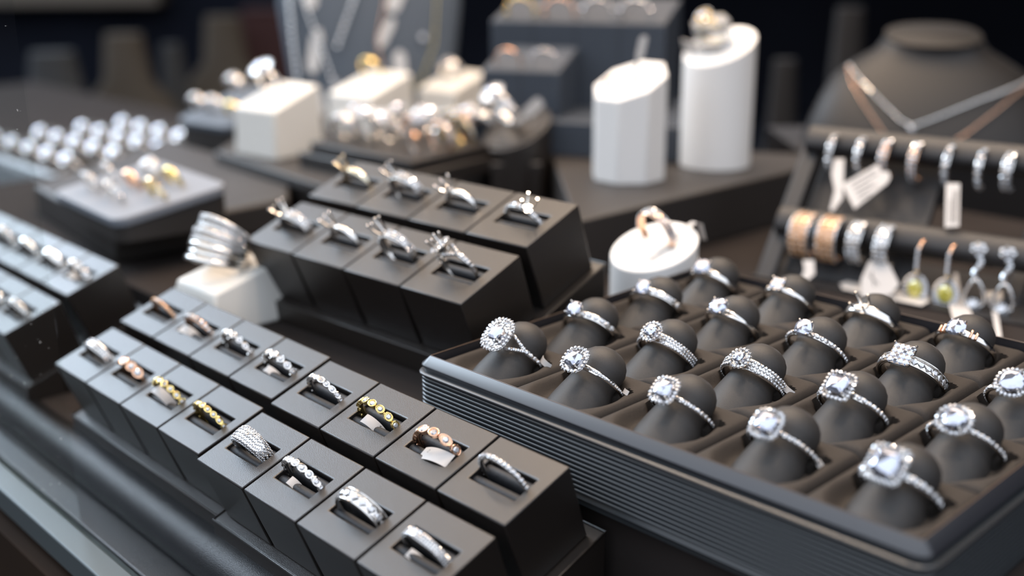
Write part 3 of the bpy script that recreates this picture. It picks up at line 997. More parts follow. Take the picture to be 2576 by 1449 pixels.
# ------------------------------------------------------------------ white leather ring cubes
def cube_stand(base, yaw, tau, wt, wb, h, label, name='ring_cube', asp=1.0, m=WHITE):
    """Flared block with a sloping top; base = centre of the foot. Returns frame of the top centre."""
    u, v, n, p = uvn(yaw, tau)
    t = thing(name, label, 'ring stand', T(0, 0, 0), None)
    c = base + V((0, 0, h))
    top = [c + u * (sx * wt / 2) + v * (sy * wt * asp / 2) for sx, sy in ((-1, -1), (1, -1), (1, 1), (-1, 1))]
    bot = [base + u * (sx * wb / 2) + p * (sy * wb * asp / 2) for sx, sy in ((-1, -1), (1, -1), (1, 1), (-1, 1))]
    mb = MB()
    mb.loft([bot, top])
    mb.build('body', m, t, bevel=0.14, seg=3)
    mb = MB()
    mb.box(V((0, 0, -0.02)), (wt * 0.55, wt * 0.12, 0.1), frame(c, u, v, n))
    mb.build('slit', PADF if m is not WHITE else WHITE, t, bevel=0.02)
    return frame(c, u, v, n)


def stand_ring(F, label, spec, group, dx=0, dy=0, up=0.45, lean=12, turn=0):
    c = F @ V((dx, dy, up))
    x, y, z = [F.to_3x3() @ V(a) for a in ((1, 0, 0), (0, 1, 0), (0, 0, 1))]
    a = math.radians(lean)
    zz = z * math.cos(a) - y * math.sin(a)
    b = math.radians(turn)
    yy = zz.cross(x)
    xx = x * math.cos(b) + yy * math.sin(b)
    return ring(frame(c, xx, zz.cross(xx), zz), label, spec, group)


GW = 'rings on the white display stands'
F = cube_stand(at(580, 797, UPZ), -46, 14, 3.3, 4.2, 2.2, 'white leather ring cube behind the near ring blocks, with the big banded silver ring', asp=1.0)
stand_ring(F, 'big silver cocktail ring of many overlapping polished and paved bands', dict(band='cocktail', R=1.15, w=1.6), GW, dx=-0.25, dy=0.25, up=1.0, lean=44, turn=4)
F = cube_stand(at(705, 385, KZ), -40, 20, 4.1, 4.3, 3.9, 'leftmost of the three white leather cubes on the low dark platform')
stand_ring(F, 'bulky diamond cluster ring on the leftmost white cube', dict(head='flower', hs=0.8, cs=0.4, band='pave', w=0.5, rows=2, R=1.0, lo=True), GW, dx=-0.9, dy=0.5, up=0.6)
F = cube_stand(at(935, 320, KZ), -40, 18, 4.6, 4.9, 3.4, 'middle one of the three white leather cubes, under the yellow gold ring')
stand_ring(F, 'yellow gold ring standing on the middle white cube', dict(metal='y', band='plain', w=0.4, R=1.0, lo=True), GW, dx=-0.7, dy=1.1, up=0.6)
F = cube_stand(at(1140, 290, KZ), -40, 18, 4.0, 4.2, 2.9, 'rightmost and farthest of the three white leather cubes')
stand_ring(F, 'pale wide ring on the rightmost white cube', dict(band='bombe', w=0.9, R=1.0, lo=True), GW, dx=-0.4, dy=0.5, up=0.4)


def column(name, base, r, h, tau, yaw, label, m, n=48, inset=False, z0r=1.0):
    """Upright column cut by a sloping plane; returns the frame of the cut."""
    u, v, nn, p = uvn(yaw, tau)
    t = thing(name, label, 'ring stand', T(0, 0, 0))
    c = base + V((0, 0, h))
    ring0 = [base + V((r * math.cos(2 * PI * (k + .5) / n), r * math.sin(2 * PI * (k + .5) / n), 0)) for k in range(n)]
    def lift(q):
        d = q - base
        d.z = 0
        return V((q.x, q.y, c.z + d.dot(p) * math.tan(math.radians(tau))))
    ring1 = [lift(q) for q in ring0]
    mb = MB()
    mb.loft([[base + (q - base) * z0r for q in ring0], ring1])
    mb.build('body', m, t, 40, bevel=0.07, seg=3)
    if inset:
        for nm_, rr, w_ in (('top_seam', 0.86, 0.05),):
            mb = MB()
            mb.tube([lift(base + (q - base) * rr) + nn * 0.0 for q in ring0], w_, 6, closed=True)
            mb.build(nm_, STANDG, t, 60)
    return frame(c, u, v, nn)


Fg = column('ring_column', at(1640, 805, UPZ), 1.92, 3.45, 20, -43, 'short white round column with a sloping top, behind the ribbed tray', WHITE2)
stand_ring(Fg, 'two-tone paved ring with champagne stones on the short white column', dict(band='pave', w=0.5, rows=3, R=0.98, metal='r', pm=PAVE), GW, dx=0.0, dy=0.35, up=0.55, lean=2, turn=-12)
u, v, n, p = uvn(-43, 20)
t = thing('price_tag', 'folded white paper tag hanging over the edge of the short white column', 'tag', frame(Fg @ V((0.7, 0.3, 0.08)), v, -u, n))
mb = MB()
mb.loft([[V((x, y - 0.14, z)), V((x, y + 0.14, z)), V((x, y + 0.14, z + 0.03)), V((x, y - 0.14, z + 0.03))] for x, y, z in ((-1.4, 0.2, 0.02), (0, 0, 0.04), (0.9, -0.1, 0.2), (1.5, -0.3, 0.25), (1.75, -0.4, 0.05), (1.78, -0.42, -0.8))])
mb.build('paper_strip', PAPER, t, 30)

Fo = column('ring_column', at(1580, 447, FZ), 2.15, 5.6, 24, -45, 'white eight-sided column with a sloping top, on the wide dark platform', WHITE2, n=8)
stand_ring(Fo, 'thin rose gold ring lying on the white eight-sided column', dict(metal='r', band='pave', w=0.16, R=0.95, lo=True), GW, dx=-0.4, dy=-0.3, up=0.12, lean=82)
t = thing('price_tag', 'narrow white tag sticking up from the white eight-sided column', 'tag', frame(Fo @ V((0.2, 0.2, 0.0)), V((0.8, -0.6, 0)), V((0.6, 0.8, 0)), V((0, 0, 1))))
mb = MB()
mb.loft([[V((x - w, 0.0, z)), V((x + w, 0.0, z)), V((x + w, 0.04, z)), V((x - w, 0.04, z))] for x, w, z in ((0.0, 0.13, 0.0), (0.15, 0.13, 1.1), (0.25, 0.24, 1.3), (0.45, 0.26, 2.2), (0.5, 0.12, 2.4))])
mb.build('paper_strip', PAPER, t, 30)

Ft = column('ring_column', at(1797, 415, FZ), 2.12, 7.15, 25, -45, 'tall white round column with a sloping top, on the wide dark platform', WHITE2)
t = thing('acrylic_ring_clip', 'clear acrylic block standing on the tall white round column', 'ring holder', Ft @ T(-0.2, -0.1, 0.75))
mb = MB()
mb.loft([[V((1.25 * math.cos(PI * k / 3 + .3), 1.0 * math.sin(PI * k / 3 + .3), z)) for k in range(6)] for z in (-0.75, 0.9)])
mb.build('block', ACRYL, t, 0, bevel=0.06)
stand_ring(Ft @ T(-0.2, -0.2, 0.0), 'yellow gold ring inside the clear acrylic block on the tall white column', dict(metal='y', head='flower', hs=0.5, cs=0.25, band='pave', w=0.3, R=0.8, lo=True), GW, up=1.2, lean=20)
mb = MB()
mb.loft([[V((x, -0.02, z)) for x, z in ((-0.6, 0), (0.5, 0), (0.5, 0.7), (-0.6, 0.9))], [V((x, 0.03, z)) for x, z in ((-0.6, 0), (0.5, 0), (0.5, 0.7), (-0.6, 0.9))]])
tagq = mb.build('price_tag', PAPER, None, 0)
place(tagq, Ft @ T(-1.1, -1.2, 0.05))
tag(tagq, 'small pale tag at the left foot of the acrylic block on the tall white column', 'tag')

Fl = column('ring_column', at(1301, 515, UPZ), 2.18, 4.95, 27, -45, 'black round column with a sloping seamed top, between the middle display and the white columns', LEATHER, inset=True)
stand_ring(Fl, 'large sparkling cocktail ring leaning on the black round column', dict(head='flower', hs=0.75, cs=0.36, hh=0.35, band='pave', rows=3, w=0.8, R=1.05), GW, dx=-0.75, dy=0.1, up=1.3, lean=12, turn=-10)
t = thing('price_tag', 'white notched paper tag beside the cocktail ring on the black round column', 'tag', frame(Fl @ V((0.35, -0.3, 0.55)), V((0.75, 0, 0.66)), V((-0.66, 0, 0.75)), V((0, -1, 0))))
mb = MB()
mb.loft([[V((x, -w, 0)), V((x, w, 0)), V((x, w, 0.03)), V((x, -w, 0.03))] for x, w in ((0, 0.16), (0.9, 0.18), (0.95, 0.36), (2.0, 0.36), (2.2, 0.25))])
mb.build('paper_strip', PAPER, t, 0)

# ------------------------------------------------------------------ stepped riser with the heap of jewellery
t = thing('stepped_riser', 'low two-step black riser under the heap of rings', 'display stand', T(0, 0, 0))
uq = [at(779, 357, 7.5), at(1033, 406, 7.5), at(1235, 362, 7.5), at(1010, 318, 7.5)]
ce = sum(uq, V((0, 0, 0))) / 4
mb = MB()
lo_ = [V((q.x, q.y, 0)) + (V((q.x, q.y, 0)) - V((ce.x, ce.y, 0))) * 0.13 for q in uq]
mb.loft([[V((q.x, q.y, z)) for q in lo_] for z in (KZ, 6.85)])
mb.build('lower_step', LEATHER, t, bevel=0.08)
mb = MB()
mb.loft([[V((q.x, q.y, z)) for q in uq] for z in (6.87, 7.5)])
mb.build('upper_step', LEATHER, t, bevel=0.08)
rd = random.Random(11)
heap = [(872, 322, 'w', 'bombe'), (905, 300, 'w', 'halo'), (935, 322, 'w', 'halo'), (960, 300, 'w', 'bombe'), (985, 330, 'w', 'halo'), (1012, 300, 'w', 'halo'), (1040, 318, 'r', 'pave'), (1062, 352, 'w', 'halo'), (1070, 290, 'w', 'bombe'), (1092, 322, 'w', 'halo'), (1110, 345, 'r', 'pave'), (1135, 315, 'y', 'bombe'), (1160, 300, 'r', 'bombe'), (1165, 332, 'y', 'halo'), (1195, 312, 'w', 'halo'), (1215, 300, 'w', 'bombe')]
whr = ['at its left end', 'second from its left end', 'third from its left end', 'above its left middle', 'low in its left middle', 'behind its middle', 'rose-toned, near its middle', 'at its front tip', 'highest at its back', 'near its centre', 'small and rose-toned, front right', 'yellow gold, domed, right of its middle', 'rose gold, domed, towards its right', 'yellow gold with a halo, right front', 'beside the black column', 'nearest the black column, at the back']
for (px, py, me_, st), wz in zip(heap, whr):
    c = at(px, py, 8.2 if py > 305 else 8.6)
    c.z = 8.2
    q = Matrix.Rotation(rd.uniform(-0.9, -0.3), 4, 'Z') @ Matrix.Rotation(rd.uniform(0.1, 0.7), 4, 'X')
    q.translation = c
    sp = dict(metal=me_, R=0.95, lo=True, w=0.45)
    if st == 'halo':
        sp.update(head='flower', hs=0.55, cs=0.28, band='pave', rows=1, w=0.24)
    elif st == 'bombe':
        sp.update(band='bombe', w=0.8)
    else:
        sp.update(band='pave', rows=2)
    ring(q, 'ring in the heap on the stepped black riser, %s' % wz, sp, 'heap of rings on the stepped riser')

# ------------------------------------------------------------------ tall step displays at the back
uM, vM, nM, pM = uvn(-20, 15)
P0 = at(1165, 378, FZ)
def step_box(name, label, P, w, d, z0, z1, tau, m=BLUEGREY, seams=0):
    u, v, n, p = uvn(-20, tau)
    t = thing(name, label, 'display stand', T(0, 0, 0))
    dz = d * math.tan(math.radians(tau))
    q = [P, P + u * w, P + u * w + p * d, P + p * d]
    mb = MB()
    mb.loft([[V((a.x, a.y, z0)) for a in q], [V((q[0].x, q[0].y, z1)), V((q[1].x, q[1].y, z1)), V((q[2].x, q[2].y, z1 + dz)), V((q[3].x, q[3].y, z1 + dz))]])
    mb.build('body', m, t, bevel=0.1)
    for k in range(1, seams):
        mb = MB()
        a = P + u * (w * k / seams)
        mb.tube([V((a.x, a.y, z0 + .1)) - p * 0.0, V((a.x, a.y, z1)), V((a.x, a.y, z1)) + v * d], 0.03, 5)
        mb.build('seam', PADF, t, 60)
    return t, frame(V((P.x, P.y, z1)), u, v, n)
step_box('display_plinth', 'long low dark plinth under the two blue-grey ring boxes', P0, 14.6, 12.5, FZ, 8.7, 0)
P1 = P0 + uM * 0.75 + pM * 1.6
_, F1 = step_box('ring_box', 'lower blue-grey box with two rings on its sloping brown-lit top', P1, 5.3, 4.4, 8.7, 11.6, 15, seams=2)
P2 = P1 - uM * 1.2 + pM * 4.9
_, F2 = step_box('ring_box', 'upper blue-grey box with four rings along the top edge of the photo', P2, 12.2, 5.0, 8.7, 14.35, 15, seams=4)
GM = 'rings on the tall blue-grey boxes'
for k, (x, me_, lb) in enumerate(((1.6, 'r', 'plain rose gold ring, left one on the lower blue-grey box'), (4.1, 'w', 'white diamond ring, right one on the lower blue-grey box'))):
    stand_ring(F1, lb, dict(metal=me_, band='plain' if me_ == 'r' else 'pave', w=0.2, R=0.88, lo=True), GM, dx=x, dy=0.8, up=0.3, lean=5)
for k, (x, me_, lb) in enumerate(((1.9, 'y', 'yellow gold stone-set ring, leftmost on the upper blue-grey box'), (4.7, 'r', 'rose gold stone-set ring, second on the upper blue-grey box'), (7.4, 'w', 'white ring, third on the upper blue-grey box'), (10.0, 'w', 'white ring, rightmost on the upper blue-grey box'))):
    stand_ring(F2, lb, dict(metal=me_, band='bezel' if k < 2 else 'pave', sr=0.2, w=0.2, R=1.0, lo=True), GM, dx=x, dy=1.0, up=0.3, lean=5)

# ------------------------------------------------------------------ pale grey pads with rings
def pad(O, yaw, tau, w, l, z0, label, spots, gname, labels, specs, m=GREYPAD):
    u, v, n, p = uvn(yaw, tau)
    t = thing('ring_pad', label, 'display pad', T(0, 0, 0))
    Fp = frame(O, u, v, n)
    mb = MB()
    mb.loft([[Fp @ V(q) for q in rrect(0, w, 0, l, 0.8, z, 0, 6)] for z in (-0.5, 0)])
    mb.build('pad', m, t, 40, bevel=0.1, seg=3)
    q = [Fp @ V(a) for a in rrect(0.1, w - 0.1, 0.1, l - 0.1, 0.7, -0.52, 0, 6)]
    mb = MB()
    mb.loft([[V((a.x, a.y, z0)) for a in q], q])
    mb.build('base', FELT, t, 40)
    for (x, y), lb, sp in zip(spots, labels, specs):
        stand_ring(Fp, lb, dict(sp, lo=True), gname, dx=x, dy=y, up=0.3, lean=20)
def pad_xy(O, yaw, tau, pts):
    u, v, n, p = uvn(yaw, tau)
    out = []
    for px, py in pts:
        d = RM @ V(((px - 1288.0) / F_PX, (py - 724.5) / F_PX, 1.0))
        q = d * ((O - V((0, 0, CAM_Z))).dot(n) / d.dot(n)) + V((0, 0, CAM_Z)) - O
        out.append((q.dot(u), q.dot(v)))
    return out


OD = V((-25.7, 62.9, 6.45))
pad(OD, -50.5, 9.2, 9.3, 6.35, 5.22, 'pale grey rounded pad with seven rings, in front of the distant ring tray',
    pad_xy(OD, -50.5, 9.2, [(238, 478), (292, 502), (282, 452), (340, 472), (390, 448), (398, 497), (442, 464)]), 'rings on the pale grey pad',
    ['ring nearest the left corner of the pale grey pad', 'sparkling ring at the front of the pale grey pad', 'small white ring in the middle of the pale grey pad', 'small rose gold ring in the middle of the pale grey pad', 'bright pearl-white ring towards the back of the pale grey pad', 'yellow gold ring with a green tint at the right front of the pale grey pad', 'small yellow gold ring at the right end of the pale grey pad'],
    [dict(R=0.75, band='pave', w=0.4, rows=2), dict(R=0.75, band='bezel', sr=0.2), dict(R=0.75, band='pave', w=0.3), dict(R=0.75, metal='r', band='plain', w=0.4), dict(R=0.75, band='bombe', w=0.9), dict(R=0.75, metal='y', band='bezel', sr=0.18), dict(R=0.75, metal='y', band='plain', w=0.34)])
pad(at(440, 300, 6.6), -40, 16, 6.5, 7.0, UPZ, 'grey pad with scattered rings behind the leftmost white cube',
    pad_xy(at(440, 300, 6.6), -40, 16, [(508, 275), (550, 280), (600, 225), (597, 292)]), 'rings on the grey pad behind the white cube',
    ['ring at the left end of the grey pad behind the white cube', 'second ring from the left on the grey pad behind the white cube', 'pale ring high on the grey pad behind the white cube', 'yellow-tinted ring on the grey pad, nearest the leftmost white cube'],
    [dict(band='bombe', w=0.6), dict(band='bombe', w=0.6), dict(band='bombe', w=0.8), dict(metal='y', band='plain', w=0.4)], m=BUSTG)

# ------------------------------------------------------------------ distant ring tray at the far left: the same kind of tray
uE, pE = V((math.cos(math.radians(-46)), math.sin(math.radians(-46)), 0)), V((math.sin(math.radians(46)), math.cos(math.radians(46)), 0))
OE = at(328, 330, 2.62) - uE * (X0 + CX) - pE * (Y0 + 3 * PB + CY)
TE = frame(OE, uE, pE, V((0, 0, 1)))
t = thing('ring_tray', 'distant grey ring tray at the far left, behind the pale grey pad', 'tray', TE)
for ch in [c_ for c_ in tray.children]:
    c2 = ch.copy()
    COL.objects.link(c2)
    c2.parent = t
R0 = None
for j in range(4):
    for i in range(5):
        q = TE @ frame(V((X0 + i * PA + CX, Y0 + j * PB + CY, 0.02)), V((1, 0, 0)), rz_.cross(V((1, 0, 0))), rz_)
        if R0 is None:
            R0 = ring(q, 'small blurred diamond ring in the distant grey tray at the far left', dict(head='flower', hs=0.55, cs=0.32, band='pave', w=0.34, R=1.0, lo=True), 'rings in the distant grey tray')
            continue
        c2 = R0.copy()
        COL.objects.link(c2)
        place(c2, q)
        for ch in R0.children:
            d2_ = ch.copy()
            COL.objects.link(d2_)
            d2_.parent = c2


# ------------------------------------------------------------------ necklace busts
def bust(M, label, secs, m, tilt=0.0, name='necklace_bust', n=32):
    t = thing(name, label, 'necklace bust', M)
    rings = []
    for z, hw, yf, yb in secs:
        yc, hd = (yf + yb) / 2, (yb - yf) / 2
        rings.append([V((hw * math.copysign(abs(math.cos(2 * PI * k / n)) ** 0.85, math.cos(2 * PI * k / n)), yc + hd * math.copysign(abs(math.sin(2 * PI * k / n)) ** 0.85, math.sin(2 * PI * k / n)), z)) for k in range(n)])
    nl = 5
    for r in rings[-3:]:
        for q in r:
            q.z += q.y * tilt
    mb = MB()
    mb.loft(rings)
    o = mb.build('body', m, t, 50)
    from mathutils.bvhtree import BVHTree
    bv = BVHTree.FromPolygons([tuple(q) for q in mb.v], mb.f)
    return t, bv


def chain(t_bust, bv, M, pts, label, group, m, r=0.1, beads=True, pend=None):
    """pts: (x, z) on the front of the bust; each is dropped onto the surface from the front."""
    out = []
    for (x0, z0), (x1, z1) in zip(pts[:-1], pts[1:]):
        L = math.hypot(x1 - x0, z1 - z0)
        k = max(1, int(L / (r * 2.1)))
        for i in range(k):
            x, z = x0 + (x1 - x0) * i / k, z0 + (z1 - z0) * i / k
            h, nr = bv.ray_cast(V((x, -30, z)), V((0, 1, 0)))[:2]
            if h:
                out.append(h + (nr if nr.y < 0 else -nr) * (r * 1.15 + 0.04))
    th = thing('necklace', label, 'necklace', M, group)
    mb = MB()
    if len(out) > 1:
        mb.tube(out, r * 0.45, 6)
    if beads:
        for q in out:
            mb.gem(q, (0, -1, 0.3), r, k=6, h=0.8, depth=0.8)
    mb.build('chain', m, th, 0)
    if pend:
        x, z, rr = pend
        h = bv.ray_cast(V((x, -30, z)), V((0, 1, 0)))[0]
        if h:
            mb = MB()
            mb.gem(h + V((0, -0.2, 0)), (0, -1, 0.2), rr, k=10, h=0.5)
            mb.build('pendant', PAVE, th, 0)
    return th, out


mb = MB()
mb.box((28.2, 78, FZ / 2), (19, 11, FZ))
struct(mb.build('bust_plinth', LEATHER, None, 40, bevel=0.1))  # unseen plinth that lifts the dark bust to its height
MO = T(28.2, 78, FZ) @ Matrix.Rotation(math.radians(-10), 4, 'Z')
secO = [(0, 8.3, -6.4, 2.0), (1.5, 7.8, -5.7, 2.2), (3.0, 7.1, -4.7, 2.4), (4.1, 6.4, -3.9, 2.5), (4.8, 5.6, -3.3, 2.5), (5.35, 4.7, -2.9, 2.5), (6.0, 3.6, -2.6, 2.5), (6.75, 3.05, -2.7, 2.6), (6.95, 3.1, -2.8, 2.7), (7.05, 2.9, -2.6, 2.5)]
tO, bvO = bust(MO, 'dark necklace bust with a flat round neck top, behind the earring stand', secO, BUSTB, tilt=0.2)
chain(tO, bvO, MO, [(-5.3, 4.85), (-5.0, 4.4), (-3.6, 3.0), (-2.4, 1.9), (-1.7, 1.6), (-0.6, 2.0), (2.2, 3.1), (4.6, 3.9), (5.9, 4.3)], 'silver diamond necklace with a round centre stone on the dark bust', 'necklaces on the dark bust', SILV, 0.11, pend=(-1.75, 1.55, 0.24))
chain(tO, bvO, MO, [(-5.4, 4.75), (-5.3, 4.0), (-4.7, 2.9), (-4.0, 1.9), (-3.3, 1.0)], 'left strand of the gold chain on the dark bust', 'necklaces on the dark bust', GOLD if False else ROSE, 0.1)
chain(tO, bvO, MO, [(6.0, 4.2), (4.6, 3.4), (2.9, 2.2), (1.6, 1.3), (0.8, 0.8)], 'right strand of the gold chain on the dark bust', 'necklaces on the dark bust', ROSE, 0.1)

MN = T(-11.7, 98.5, KZ - 0.5) @ Matrix.Rotation(math.radians(8), 4, 'Z')
secN = [(-2, 6.1, -3.4, 1.0), (4, 6.9, -3.6, 1.0), (9, 7.5, -3.4, 1.2), (13, 7.6, -2.8, 1.5), (16, 6.2, -2.3, 1.8), (18, 4.0, -2.0, 2.0), (20, 3.0, -2.0, 2.0), (22.5, 2.7, -2.0, 2.0), (23, 2.6, -2.0, 2.0)]
tN, bvN = bust(MN, 'tall blue-grey necklace bust hung with chains and white tags, cut by the top edge', secN, BUSTG)
gN = 'necklaces on the blue-grey bust'
chain(tN, bvN, MN, [(-6.4, 10.5), (-6.2, 6.0), (-6.0, 3.0), (-5.0, 0.0)], 'pale chain down the left edge of the blue-grey bust', gN, SILV, 0.22)
chain(tN, bvN, MN, [(-5.5, 10.5), (-4.0, 5.5), (-3.3, 3.2)], 'pale chain left of centre on the blue-grey bust', gN, SILV, 0.2, pend=(-3.2, 3.0, 0.4))
chain(tN, bvN, MN, [(-1.0, 10.5), (-2.6, 6.6), (-3.0, 5.6)], 'sparkling short strand at the middle of the blue-grey bust', gN, SILV, 0.24)
chain(tN, bvN, MN, [(1.4, 10.5), (0.4, 6.5), (0.6, 4.5), (-1.0, 1.8)], 'chain with rose gold beads on the blue-grey bust', gN, ROSE, 0.13, pend=(0.55, 4.2, 0.35))
chain(tN, bvN, MN, [(5.4, 10.5), (5.0, 6.0), (4.0, 3.5), (2.6, 1.8)], 'thin yellow gold chain on the right of the blue-grey bust', gN, GOLD, 0.1, pend=(4.1, 6.6, 0.32))
for k, (x0, z0, x1, z1, w, lb) in enumerate(((-4.9, 9.0, -4.6, 10.8, 0.75, 'white tag cut by the top edge, left on the blue-grey bust'), (-5.0, 3.9, -4.3, 7.4, 0.7, 'long white tag on the left of the blue-grey bust'), (-4.4, 0.2, -4.9, 2.9, 0.7, 'white tag low on the left of the blue-grey bust, behind the white cubes'),
                                             (0.5, 5.9, 1.7, 8.2, 0.55, 'slanting white tag at the middle of the blue-grey bust'), (1.6, 8.7, 2.4, 10.6, 0.8, 'white tag cut by the top edge, right on the blue-grey bust'), (2.2, 3.5, 2.1, 5.6, 0.72, 'broad white tag right of the rose gold beads'), (0.9, 1.2, 1.1, 2.8, 0.4, 'short white tag just above the middle white cube'))):
    d_ = V((x1 - x0, 0, z1 - z0))
    h = bvN.ray_cast(V(((x0 + x1) / 2, -30, (z0 + z1) / 2)), V((0, 1, 0)))[0]
    mb = MB()
    a = V((x0, h.y - 0.25, z0))
    s = V((d_.z, 0, -d_.x)).normalized() * w
    pts = [a - s * 0.4, a - s * 0.7 + d_ * 0.2, a - s * 0.7 + d_ * 0.8, a + d_ - s * 0.3, a + d_ + s * 0.3, a + s * 0.7 + d_ * 0.8, a + s * 0.7 + d_ * 0.2, a + s * 0.4]
    mb.loft([pts, [q + V((0, 0.05, 0)) for q in pts]])
    o = mb.build('price_tag', TAGN, None, 0)
    place(o, MN)
    tag(o, lb, 'tag', 'tags on the blue-grey bust')

# ------------------------------------------------------------------ earring stand
EO = V((12.2, 55.4, UPZ))
EU = V((0.8, -0.6, 0))
EQ = V((3.5, 4.6, 6.8))
EQL = EQ.length
EQ.normalize()
EN = EU.cross(EQ)                           # back-and-down facing normal is -EN
if EN.y > 0:
    EN = -EN
es = thing('earring_stand', 'leaning dark grey earring stand with two padded bars, behind the ribbed tray', 'earring stand', T(0, 0, 0))
def ebox(name, s0, s1, f0, f1, d0, d1, m=STANDG, bev=0.12):
    mb = MB()
    pts = lambda s, f, d: EO + EU * s + EQ * (f * EQL) + EN * d
    mb.loft([[pts(s0, f, d0), pts(s1, f, d0), pts(s1, f, d1), pts(s0, f, d1)] for f in (f0, f1)])
    return mb.build(name, m, es, 40, bevel=bev, seg=3)
ebox('side_rail', 0, 0.95, 0.0, 1.0, -0.5, 0.0)
ebox('side_rail', 18, 19, 0.0, 1.0, -0.5, 0.0)
for f in (0.915, 0.37):
    mb = MB()
    c = EO + EQ * (f * EQL)
    pr = []
    for k in range(20):
        a = 2 * PI * k / 20
        pr.append((math.copysign(abs(math.cos(a)) ** 0.75, math.cos(a)) * 0.74, math.copysign(abs(math.sin(a)) ** 0.75, math.sin(a)) * 0.55))
    mb.loft([[c + EU * s + EQ * a + EN * (b + 0.1) for a, b in pr] for s in (0.3, 18.8)])
    mb.build('padded_bar', STANDG, es, 50)
ebox('back_panel', 0.95, 7.2, 0.1, 0.98, -1.3, -0.9, STANDG)
ebox('back_post', 11.3, 12.1, 0.0, 0.98, -2.2, -1.8, STANDG)
mb = MB()
mb.loft([[V((q.x, q.y, z)) for q in (EO - EU * 0.2 - V((0, 0.2, 0)), EO + EU * 19 - V((0, 0.2, 0)), EO + EU * 19 + V((4.2, 5.5, 0)), EO + V((4.2, 5.5, 0)))] for z in (UPZ, UPZ + 0.12)])
mb.build('foot_plate', STANDG, es, 40)


def s_at(px, f):
    """distance along the bar whose picture column is px"""
    best, bs = 1e9, 0
    for k in range(400):
        s = k * 0.05
        q = EO + EU * s + EQ * (f * EQL) - V((0, 0, CAM_Z))
        c = RM.transposed() @ q
        x = c.x / c.z * F_PX + 1288.0
        if abs(x - px) < best:
            best, bs = abs(x - px), s
    return bs


GE = 'earrings hanging on the upper bar'
GH = 'earrings hanging on the lower bar'
def hoop(px, f, R, w, label, group, metal=SILV, pm=PAVE, rows=1, tilt=0.0, two=False):
    s = s_at(px, f)
    c = EO + EU * s + EQ * (f * EQL) + EN * 0.4 - V((0, 0, R * 0.45))
    up = V((0, 0, 1))
    y = EU
    x = y.cross(up).normalized()
    M = frame(c, x, y, x.cross(y))
    t = thing('earring', label, 'earring', M, group)
    # the front of the hoop faces the viewer: +X or -X whichever points to -Y
    sg = 1 if x.y < 0 else -1
    band_mb(R, lambda th: w, lambda th: 0.12, 40, arc=(sg * -0.6, sg * 3.4)).build('hoop', metal, t, 50)
    rr = w * 0.5 / rows
    pave_mb(R + 0.08, [(i - (rows - 1) / 2) * rr * 1.95 for i in range(rows)], sg * -0.3, sg * 2.9, rr * 0.98, k=6).build('pave_setting', pm, t, 0)
    if two:
        for s2 in (-1, 1):
            band_mb(R + 0.03, lambda th: 0.1, lambda th: 0.14, 30, yf=lambda th, s2=s2: s2 * w * 0.5, arc=(sg * -0.3, sg * 2.9)).build('white_edge', PAVE, t, 50)
    return t
for px, R, w, lb, me_, rows in ((2107, 0.84, 0.34, 'slim white pave hoop, leftmost on the upper bar', SILV, 1), (2175, 0.82, 0.34, 'slim white pave hoop, second from the left on the upper bar', SILV, 1),
                                (2240, 0.86, 0.46, 'two-tone rose and white hoop holding the big white tag', ROSE, 2), (2312, 0.86, 0.46, 'two-tone rose and white hoop right of the big white tag', ROSE, 2),
                                (2397, 0.9, 0.36, 'white hoop above the long narrow tag', SILV, 1), (2476, 0.84, 0.36, 'plain straight white hoop between the long tag and the leaf earring', SILV, 1), (2547, 0.8, 0.52, 'leaf-shaped diamond hoop at the right edge of the upper bar', SILV, 2)):
    hoop(px, 0.87, R, w, lb, GE, me_, PAVE, rows)
for px, R, w, lb, pm, me_, two in ((2032, 0.98, 0.95, 'wide champagne hoop with white edges, leftmost on the lower bar', OGEM, ROSE, True), (2100, 1.0, 0.95, 'wide champagne hoop with white edges, second on the lower bar', OGEM, ROSE, True),
                                   (2168, 0.9, 0.7, 'white pave hoop, third on the lower bar', PAVE, SILV, False), (2236, 0.94, 0.7, 'white pave hoop, fourth on the lower bar, nearest the yellow drops', PAVE, SILV, False)):
    hoop(px, 0.34, R, w, lb, GH, me_, pm, 3, two=two)


